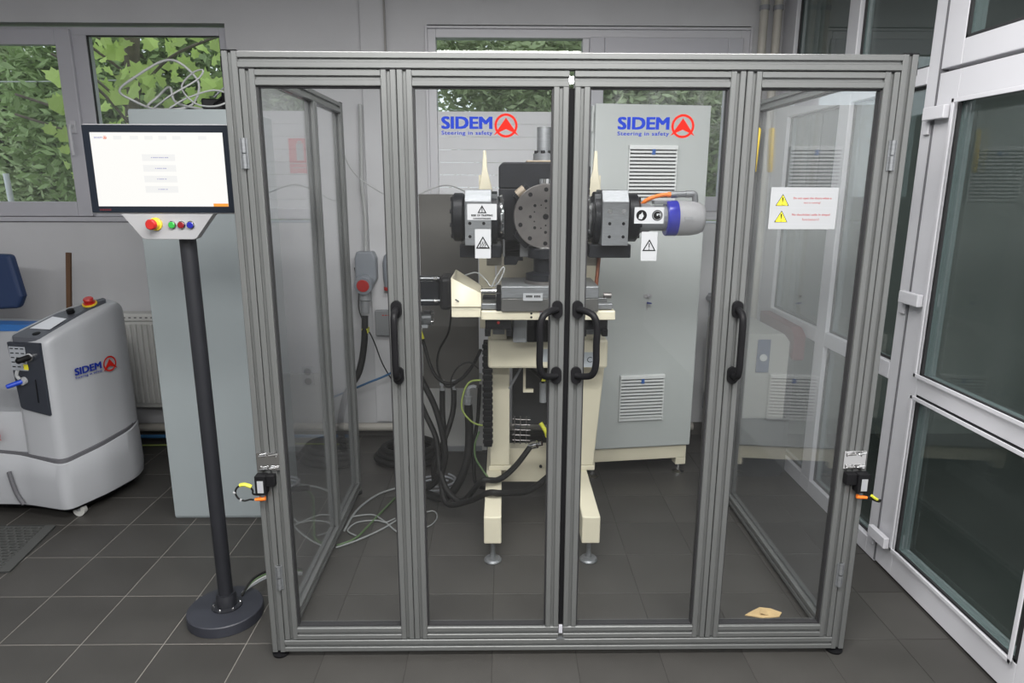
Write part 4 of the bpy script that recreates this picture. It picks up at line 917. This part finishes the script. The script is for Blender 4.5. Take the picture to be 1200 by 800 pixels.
# lower quill and slide
MB().lathe((CX, 2.86, 1.150+.083), (CX, 2.86, 3), [(0, .078), (.040, .078), (.044, .060), (.050, .046), (.105, .046), (.108, .070), (.145, .070), (.148, .060)], 40).build('lower_quill', BLKM, tb, smooth=35)
MB().lathe((CX, 2.86, 1.381), (CX, 2.86, 3), [(0, .05), (.010, .040), (.018, .025)], 32).build('quill_dome', CHROME, tb, smooth=50)
MB().lathe((CX, 2.86, 1.2335), (CX, 2.86, 3), [(0, .083), (.014, .083)], 40).build('slide_ring', STEELD, tb, smooth=35)
sl = MB().box(-.006, .392, 2.75, 3.02, 1.185, 1.234).build('slide_block', STEEL, tb, bevel=.003)
MB().box(-.006, .392, 2.752, 3.02, 1.130, 1.184).build('slide_base', mat('dark_slide', (.13, .13, .125), .4, metal=.6), tb, bevel=.002)
MB().box(.11, .20, 2.7505, 2.753, 1.133, 1.166).build('dark_recess', DARK, tb) if False else None
lp = MB().box(.083, .163, 2.745, 2.750, 1.176, 1.206).build('label_plate', PAPER, tb)
q = MB()
for k_ in range(9):
    if k_ != 4: quad(q, FR(.095+k_*.0066, 2.7449, 1.194), 0, .0052, -.0045, .0045, 0)
q.build('print', BLKINK, lp)
for s in (1, -1):
    a, b_ = sorted((mir(-.007, s), mir(-.026, s))); a2, b2 = sorted((mir(-.006, s), mir(-.03, s)))
    MB().box(a, b_, 2.76, 3.0, 1.132, 1.205).build('wiper', BLACK, tb, bevel=.002)
    a, b_ = sorted((mir(-.026, s), mir(-.088 if s > 0 else -.105, s)))
    MB().box(a, b_, 2.78, 2.82, 1.134, 1.158).build('guide_rail', STEEL, tb, bevel=.003); MB().box(a, b_, 2.93, 2.97, 1.134, 1.158).build('guide_rail', STEEL, tb, bevel=.003)
MB().cyl((-.088, 2.80, 1.207), (-.026, 2.80, 1.207), .011, 14).build('lead_screw', CHROME, tb, smooth=40)
MB().box(-.082, -.03, 2.785, 2.815, 1.175, 1.192).build('screw_nut', BLACK, tb, bevel=.002)
MB().cyl((.418, 2.80, 1.190), (.45, 2.80, 1.190), .012, 14).build('lead_screw', STEELD, tb, smooth=40)
MB().box(-.088, .465, 2.765, 3.10, 1.092, 1.130).build('table_plate', BEIGE, tb, bevel=.004)
for z in (1.120, 1.104): MB().lathe((.118, 2.7645, z), (.118, 3, z), [(0, .005), (.0004, .005)], 12).build('bolt_hole', BLACK, tb)
for x in (-.018, .385):
    b_ = MB().box(x-.055, x+.055, 2.80, 3.06, 1.045, 1.092).build('carriage', BLACK, tb, bevel=.003)
    for s in (-1, 1): MB().box(x+s*.045-.012, x+s*.045+.012, 2.80, 3.06, 1.015, 1.045).build('carriage_lip', BLACK, b_, bevel=.002)
    MB().box(x-.026, x+.026, 2.93, 3.35, .995, 1.044).build('linear_rail', STEEL, tb, bevel=.003)
    MB().box(x-.034, x+.036, 3.045, 3.38, .946, 1.000).build('rail_seat', BEIGE, tb, bevel=.003)
    MB().cyl((x, 2.7995, 1.075), (x, 2.796, 1.075), .006, 10).build('grease_nipple', RED, b_)
MB().box(.045, .105, 2.90, 3.3, .965, 1.075).build('drive_housing', GREYP, tb, bevel=.004)
MB().box(.105, .30, 2.92, 3.3, .962, 1.088).build('drive_motor', BLACK, tb, bevel=.006)
MB().box(.152, .175, 2.76, 2.775, 1.09, 1.15).build('proximity_sensor', GREYP, tb); MB().box(.145, .185, 2.755, 2.765, 1.128, 1.155).build('red_bracket', RED, tb, bevel=.002)
MB().tube([(.425, 2.99, 1.385), (.418, 2.98, 1.30), (.408, 2.95, 1.22), (.395, 2.9, 1.19)], .009, 8).build('copper_tube', COPPER, tb, smooth=50)
# hopper shaped cover
m = MB(); m.add([(-.212, 2.79, 1.100), (-.090, 2.79, 1.100), (-.090, 2.79, 1.200), (-.212, 2.79, 1.262), (-.212, 2.97, 1.100), (-.090, 2.97, 1.100), (-.090, 2.97, 1.205), (-.205, 2.97, 1.275)],
    [(0, 1, 2, 3), (4, 7, 6, 5), (0, 4, 5, 1), (0, 3, 7, 4), (1, 5, 6, 2)])
hp = m.build('cover', BEIGE, tb, smooth=20); so = hp.modifiers.new('solid', 'SOLIDIFY'); so.thickness = .006
MB().box(-.206, -.096, 2.80, 2.96, 1.15, 1.17).build('cover_tray', mat('tray_beige', (.34, .31, .24), .6), tb)
MB().box(-.213, -.088, 2.785, 2.79, 1.142, 1.1445).build('cover_seam', mat('seam_beige', (.25, .23, .17), .6), tb)
MB().obox(Matrix.Translation((-.188, 2.786, 1.170)) @ Matrix.Rotation(radians(35), 4, 'Y'), .018, .002, .006).build('cover_slot', DARK, tb)
# servo on the left
MB().box(-.262, -.213, 2.80, 2.97, 1.125, 1.262).build('servo_flange', BLACK, tb, bevel=.015)
MB().box(-.48, -.262, 2.82, 2.94, 1.14, 1.255).build('servo_body', BLKM, tb, bevel=.01)
for z in (1.258, 1.165): MB().cyl((-.47, 2.815, z), (-.262, 2.815, z), .005, 8).build('tie_rod', STEEL, tb, smooth=40); MB().cyl((-.285, 2.812, z), (-.270, 2.812, z), .009, 10).build('nut', CHROME, tb)
m = MB(); m.lathe((-.45, 2.98, 1.06), (0, 2.98, 1.06), [(0, .026), (.10, .026), (.102, .034), (.135, .034)], 20); m.build('clamp_cylinder', STEEL, tb, smooth=35)
m = MB(); m.box(-.50, -.33, 2.95, 3.02, 1.02, 1.034); m.build('cylinder_support', GREYP, tb)
for a in (30, 90, 150, 210, 270, 330): MB().cyl((-.316, 2.98+.026*cos(radians(a)), 1.06+.026*sin(radians(a))), (-.306, 2.98+.026*cos(radians(a)), 1.06+.026*sin(radians(a))), .005, 8).build('nut', CHROME, tb)
# stainless backing sheet
sp = MB().box(-.410, -.122, 3.405, 3.413, .605, 1.590).build('backing_sheet', SHEET, tb, bevel=.001)
MB().box(-.09, -.05, 3.05, 3.12, .42, .93).build('energy_chain', BLACK, tb, bevel=.004)
for k in range(17):
    z = .44+k*.029; MB().box(-.094, -.046, 3.044, 3.05, z, z+.019).build('chain_link', BLACK, tb, bevel=.002)
# boxes under the beam
MB().box(.05, .34, 3.36, 3.46, .42, .80).build('control_box', mat('soot', (.018, .019, .02), .5), tb, bevel=.004)
MB().box(.10, .112, 3.20, 3.22, .66, .80).build('bracket_arm', BEIGE, tb); MB().box(.100, .15, 3.20, 3.22, .645, .66).build('bracket_foot', BEIGE, tb)
MB().obox(Matrix.Translation((.067, 3.2, .73)) @ Matrix.Rotation(radians(28), 4, 'Y'), .012, .01, .15).build('gas_strut', GREYP, tb, bevel=.002)
MB().cyl((.20, 3.25, .58), (.20, 3.25, .68), .018, 14).build('cable_gland', GREYP, tb, smooth=40)
MB().tube([(.03, 3.19, .80), (.10, 3.18, .79), (.165, 3.2, .74), (.20, 3.25, .68)], .008, 8).build('cable_loop', HOSE, tb, smooth=50)
MB().box(.19, .21, 3.222, 3.232, .695, .73).build('cable_tag', YELD, tb)
wb_ = MB()
for k in range(5): wb_.tube([(.05, 3.3, .36+.028*k), (.14, 3.29, .36+.028*k)], .003, 6)
for k in range(3): wb_.tube([(.06+.03*k, 3.295, .34), (.06+.03*k, 3.295, .49)], .003, 6)
wb_.build('wire_basket', STEELD, tb)
MB().tube([(.19, 3.25, .47), (.215, 3.24, .43), (.225, 3.24, .40)], .011, 8).build('yellow_sleeve', YELD, tb, smooth=50)
MB().lathe((.13, 3.18, .375), (.19, 3.16, .395), [(0, .014), (.02, .02), (.045, .02), (.05, .012), (.07, .012)], 16).build('hose_fitting', CHROME, tb, smooth=40)
MB().box(.235, .30, 3.1, 3.3, .26, .42).build('pump', mat('maroon', (.05, .012, .015), .5), tb, bevel=.006)

# hoses and cables (each a thing of its own)
def hose(pts, r, mm, label, name='hydraulic_hose', cat='hose', group='hoses beside the machine', n=10):
    return tag(MB().tube(pts, r, n, 7).build(name, mm, smooth=60), label, cat, group)
hose([(-.46, 3.30, .82), (-.41, 3.28, .70), (-.34, 3.25, .56), (-.30, 3.22, .42), (-.29, 3.20, .30), (-.33, 3.22, .18), (-.42, 3.30, .09), (-.55, 3.38, .06)], .0155, HOSE, 'thick black hose crossing diagonally down left of the machine frame')
hose([(-.45, 3.36, .62), (-.40, 3.33, .50), (-.34, 3.28, .38), (-.32, 3.22, .26), (-.28, 3.15, .16), (-.20, 3.10, .12), (-.10, 3.0, .24+.028), (-.02, 3.02, .268), (.06, 3.10, .30), (.14, 3.18, .375)], .0145, HOSE, 'black hose running from the floor over the left foot beam to a chrome fitting')
hose([(-.315, 3.42, .60), (-.315, 3.40, .46), (-.30, 3.32, .34), (-.31, 3.22, .22), (-.28, 3.12, .10), (-.16, 3.04, .15), (-.07, 2.90, .256), (.0, 2.90, .256), (.12, 3.04, .20), (.22, 3.15, .22), (.30, 3.2, .28)], .0150, HOSE, 'black hose sagging lowest across the left foot beam')
hose([(-.255, 3.42, .60), (-.26, 3.38, .48), (-.30, 3.30, .36), (-.35, 3.26, .24), (-.36, 3.3, .12), (-.42, 3.4, .04)], .0145, HOSE, 'black hose hanging from the right hand grey coupling on the wall')
hose([(-.175, 3.30, .55), (-.17, 3.28, .42), (-.18, 3.24, .28), (-.23, 3.22, .15), (-.30, 3.24, .07), (-.40, 3.32, .05)], .0215, HOSE, 'thickest black hose curving down beside the left column')
hose([(-.12, 3.42, .62), (-.13, 3.40, .45), (-.15, 3.36, .3), (-.14, 3.3, .12), (-.06, 3.4, .05)], .010, HOSE, 'thin black hose close behind the left column')
for k, (x, y, z, lb) in enumerate(((-.315, 3.42, .63, 'left grey hose coupling in front of the white board'), (-.255, 3.42, .63, 'middle grey hose coupling in front of the white board'), (-.175, 3.30, .575, 'lower right grey hose coupling beside the left column'))):
    q = thing('hose_coupling', lb, 'coupling', (x, y, z), group='grey hose couplings', local=True)
    MB().lathe((0, 0, -.04), (0, 0, 1), [(0, .016), (.03, .017), (.032, .020), (.06, .020), (.062, .014), (.09, .013)], 14).build('body', GREYP, q, smooth=40)
    MB().tube([(0, 0, .04), (.005, 0, .06), (.025, 0, .07), (.04, 0, .065)], .011, 8).build('elbow', GREYP, q, smooth=40)
t = thing('white_board', 'white board standing low behind the hoses', 'board', (-.28, 4.05, 0))
MB().box(-.53, -.10, 4.05, 4.07, 0.0, .50).build('board', mat('board_white', (.42, .42, .41), .6), t, bevel=.002)
MB().box(-.50, -.13, 4.035, 4.05, 0.0, .03).build('foot', GREYP, t)
hose([(-.385, 3.10, .98), (-.36, 3.08, .90), (-.335, 3.06, .82), (-.30, 3.05, .76), (-.25, 3.05, .735), (-.19, 3.05, .76), (-.14, 3.05, .82), (-.10, 3.04, .90)], .008, HOSE, 'black cable with a yellow tag sagging below the servo', 'cable', 'cable', 'cables beside the machine')
tag(MB().tube([(-.40, 3.09, 1.0), (-.385, 3.09, .975), (-.372, 3.08, .94)], .012, 8).build('cable_tag', YELD, smooth=50), 'yellow tag on the black cable left of the cream cover', 'tag')
hose([(-.215, 2.85, 1.12), (-.24, 2.95, 1.0), (-.29, 3.02, .90), (-.30, 3.05, .80), (-.26, 3.05, .72), (-.21, 3.06, .74), (-.16, 3.05, .80)], .005, HOSE, 'thin black cable dropping from the cream cover', 'cable', 'cable', 'cables beside the machine', 8)
hose([(-.23, 3.0, .70), (-.235, 3.0, .77), (-.20, 3.0, .83), (-.15, 3.0, .85), (-.11, 3.0, .82)], .0035, HOSE, 'thin black cable arched against the grey sheet', 'cable', 'cable', 'cables beside the machine', 8)
hose([(-.10, 3.02, .76), (-.15, 3.03, .75), (-.18, 3.03, .70), (-.19, 3.03, .62), (-.15, 3.03, .56), (-.10, 3.05, .53), (-.05, 3.08, .525)], .0045, GRNY, 'green and yellow earth cable looping left of the left column', 'earth_cable', 'cable', 'earth cables by the left column', 8)
hose([(-.11, 3.02, .51), (-.13, 3.03, .45), (-.13, 3.03, .38), (-.10, 3.03, .32), (-.07, 3.02, .28)], .0045, GRN, 'green cable falling behind the left foot beam', 'earth_cable', 'cable', 'earth cables by the left column', 8)
hose([(-.13, 2.84, 1.22), (-.11, 2.84, 1.30), (-.05, 2.84, 1.29), (.0, 2.83, 1.245)], .004, HOSE, 'short black cable arching from the cream cover to the slide', 'cable', 'cable', 'cables beside the machine', 8) if False else None
hose([(-.16, 2.90, 1.26), (-.11, 2.87, 1.275), (-.07, 2.83, 1.25), (-.05, 2.82, 1.225), (-.02, 2.80, 1.24), (.005, 2.80, 1.29), (.0, 2.80, 1.305), (-.03, 2.80, 1.26), (-.045, 2.80, 1.225)], .0028, WCAB, 'thin pale cable looped above the lead screw', 'sensor_cable', 'cable', 'cables beside the machine', 8)
hose([(-1.00, 4.2, 2.03), (-.97, 4.15, 2.0), (-.93, 4.1, 1.85), (-.88, 4.1, 1.72), (-.78, 4.1, 1.63), (-.60, 4.15, 1.54), (-.45, 4.2, 1.60), (-.33, 4.2, 1.63), (-.20, 4.1, 1.58), (-.12, 3.6, 1.50), (-.10, 3.45, 1.35)], .004, WCAB, 'white cable hanging from the rear top of the cage to the machine', 'white_cable', 'cable', 'cables behind the machine', 8)
hose([(-.92, 4.25, 1.13), (-.90, 4.25, 1.0), (-.90, 4.24, .85), (-.82, 4.22, .68), (-.76, 4.2, .52), (-.68, 4.2, .38), (-.6, 4.2, .3)], .004, HOSE, 'thin black cable hanging on the wall beside the plug socket', 'cable', 'cable', 'cables behind the machine', 8)
hose([(-1.15, 4.2, .28), (-1.0, 4.2, .34), (-.86, 4.2, .40), (-.74, 4.2, .45), (-.62, 4.2, .52)], .007, BLUEH, 'blue air hose slanting across the wall behind the cage', 'air_hose', 'hose', 'cables behind the machine', 8)
# coils on the floor behind
P = []
for i in range(34):
    a = i*.62; P.append((-.56+(.21-.002*i)*cos(a), 3.88+(.17-.0016*i)*sin(a), .022+.0026*i))
hose(P, .020, HOSE, 'coil of thick black cable on the floor behind the cage', 'cable_coil', 'cable coil', 'coiled cables')
P = []
for i in range(20):
    a = i*.66+1; P.append((-.36+.10*cos(a), 3.50+.085*sin(a), .012+.0022*i))
hose(P, .006, GCAB, 'small coil of thin grey cable on the floor behind the hoses', 'cable_coil', 'cable coil', 'coiled cables')
F = .006
for mm, r_, P, lb in ((FCAB, .006, [(-.765, 3.02), (-.75, 3.22), (-.68, 3.40), (-.57, 3.50), (-.45, 3.54)], 'thick pale cable arcing across the floor by the left panel'),
    (GRN, .005, [(-.768, 2.88), (-.70, 2.94), (-.66, 3.06), (-.60, 3.28), (-.55, 3.42), (-.45, 3.52)], 'green cable lying straight on the floor by the left panel'),
    (FCAB, .0045, [(-.76, 3.16), (-.66, 3.18), (-.58, 3.10), (-.50, 3.00), (-.42, 3.02)], 'thin pale cable waving along the floor by the left panel'),
    (FCAB, .0045, [(-.768, 2.86), (-.68, 2.93), (-.58, 3.04), (-.50, 3.16), (-.40, 3.22)], 'grey cable beside the green one on the floor'),
    (FCAB, .004, [(-.70, 2.97), (-.75, 3.02), (-.72, 3.10), (-.63, 3.12), (-.58, 3.10), (-.54, 3.14)], 'thin pale cable curled in a loop on the floor by the left panel'),
    (FCAB, .0035, [(-.44, 3.16), (-.36, 3.22), (-.33, 3.15), (-.36, 3.06), (-.44, 3.03)], 'small pale cable loop on the floor left of the machine foot')):
    hose([(x, y, F) for x, y in P], r_, mm, lb, 'floor_cable', 'cable', 'cables on the floor inside the cage', 8)

# ================================================================== OUTSIDE
S(MB().box(-25, 25, T, 40, -.4, -.3).build('ground_outside', GROUND))
def leaf_mesh(name, mm, L):
    P = [(0, 0), (.30, -.02), (.42, .22), (.62, .26), (.36, .50), (.40, .72), (.16, .70), (0, 1.0), (-.16, .70), (-.40, .72), (-.36, .50), (-.62, .26), (-.42, .22), (-.30, -.02)]
    vs = [(0, .4*L, .0)]+[(x*L, y*L, -abs(x)*.25*L) for x, y in P]; n = len(P)
    me = bpy.data.meshes.new(name); me.from_pydata(vs, [], [(0, 1+i, 1+(i+1) % n) for i in range(n)]); me.materials.append(mm); return me
LM = leaf_mesh('leaf', LEAF1, .13)
t = thing('leafy_tree', 'bright green broad-leaved tree just outside the left window', 'tree', (-3.4, 6.2, -.3), local=True)
MB().tube([(.2, .2, 0), (.25, .15, 1.2), (.15, .1, 2.2), (.3, .1, 3.6)], .06, 10).build('trunk', BARK, t, smooth=50)
for k in range(9):
    a = random.uniform(-1.2, 1.4); z = 2.0+k*.16; MB().tube([(.2, .1, z-.3), (.2+.5*sin(a), -.05, z), (.2+1.1*sin(a), -.1, z+.18)], .012, 6).build('branch', BARK, t, smooth=50)
for k in range(295):
    o = bpy.data.objects.new('leaf', LM); C.objects.link(o); o.parent = t
    o.location = (random.uniform(-.35, 1.65), random.uniform(-.35, .4), random.uniform(1.95, 3.35))
    o.rotation_euler = (random.uniform(.7, 2.2), random.uniform(-.7, .7), random.uniform(-1, 1)); s_ = random.uniform(.6, 1.35); o.scale = (s_, s_, s_)
def foliage(name, n, cx, cy, cz, rx, ry, rz, L, mm, parent, seed, clump=14):
    rnd_ = random.Random(seed); vs = []; fs = []
    cl = []
    for i in range(clump*4):
        while True:
            u, v, w = (rnd_.uniform(-1, 1) for _ in range(3))
            if u*u+v*v+w*w < 1: break
        cl.append((cx+u*rx, cy+v*ry, cz+w*rz))
    for i in range(n):
        c = rnd_.choice(cl); rr = min(rx, rz)*.38
        p = Vector((c[0]+rnd_.gauss(0, rr*.55), c[1]+rnd_.gauss(0, ry*.3), c[2]+rnd_.gauss(0, rr*.45)))
        a = Vector((rnd_.gauss(0, 1), rnd_.gauss(0, 1), rnd_.gauss(0, .6))).normalized(); b_ = a.cross(Vector((rnd_.gauss(0, 1), rnd_.gauss(0, 1), rnd_.gauss(0, 1)))).normalized()
        l = L*rnd_.uniform(.6, 1.3); k = len(vs); vs += [p-a*l, p-b_*l*.32, p+a*l, p+b_*l*.32]; fs.append((k, k+1, k+2, k+3))
    me = bpy.data.meshes.new(name); me.from_pydata(vs, [], fs); me.materials.append(mm)
    o = bpy.data.objects.new(name, me); C.objects.link(o); o.parent = parent; o['kind'] = 'stuff'; return o
for nm, lb, x, y, pts in (('conifer_tree', 'soft green conifer filling the left half of the left window', -6.8, 9.5, ((42000, 0, 0, 2.3, 1.55, .8, 2.0, .065, LEAF2, 3), (9000, 0, .6, 2.0, 1.5, .5, 2.2, .065, LEAF3, 9))),
                          ('garden_tree', 'mid green tree seen behind the bright leaves of the left window', -3.75, 7.45, ((20000, 0, 0, 2.95, 1.15, .35, 1.35, .075, LEAF3, 4),)),
                          ('willow_tree', 'mid green fine-leaved tree outside the middle window', .9, 8.6, ((40000, 0, 0, 3.3, 2.0, .8, 1.5, .06, LEAF2, 5), (12000, .2, 1.0, 3.2, 1.9, .5, 1.5, .07, LEAF3, 6), (14000, 1.9, .2, 2.0, 1.0, .5, 1.5, .07, LEAF3, 12)))):
    t = thing(nm, lb, 'tree', (x, y, -.3), local=True)
    MB().tube([(0, 0, 0), (.05, 0, 1.5), (0, 0, 3.2)], .12, 10).build('trunk', BARK, t, smooth=50)
    for a in pts: foliage('foliage', *a[:1], *a[1:], t, a[-1]*7) if False else foliage('foliage', a[0], a[1], a[2], a[3], a[4], a[5], a[6], a[7], a[8], t, a[9])
t = tag(MB().tube([(-7.5, 7.0, 2.62), (-5, 7.0, 2.58), (-3.6, 7.0, 2.60)], .006, 6).build('overhead_wire', WCAB), 'pale overhead wire crossing outside the left window', 'wire')
t = tag(MB().cyl((-4.55, 6.6, -.3), (-4.62, 6.6, 1.72), .025, 10).build('garden_post', PVC, smooth=40), 'white post standing outside the left window', 'post')
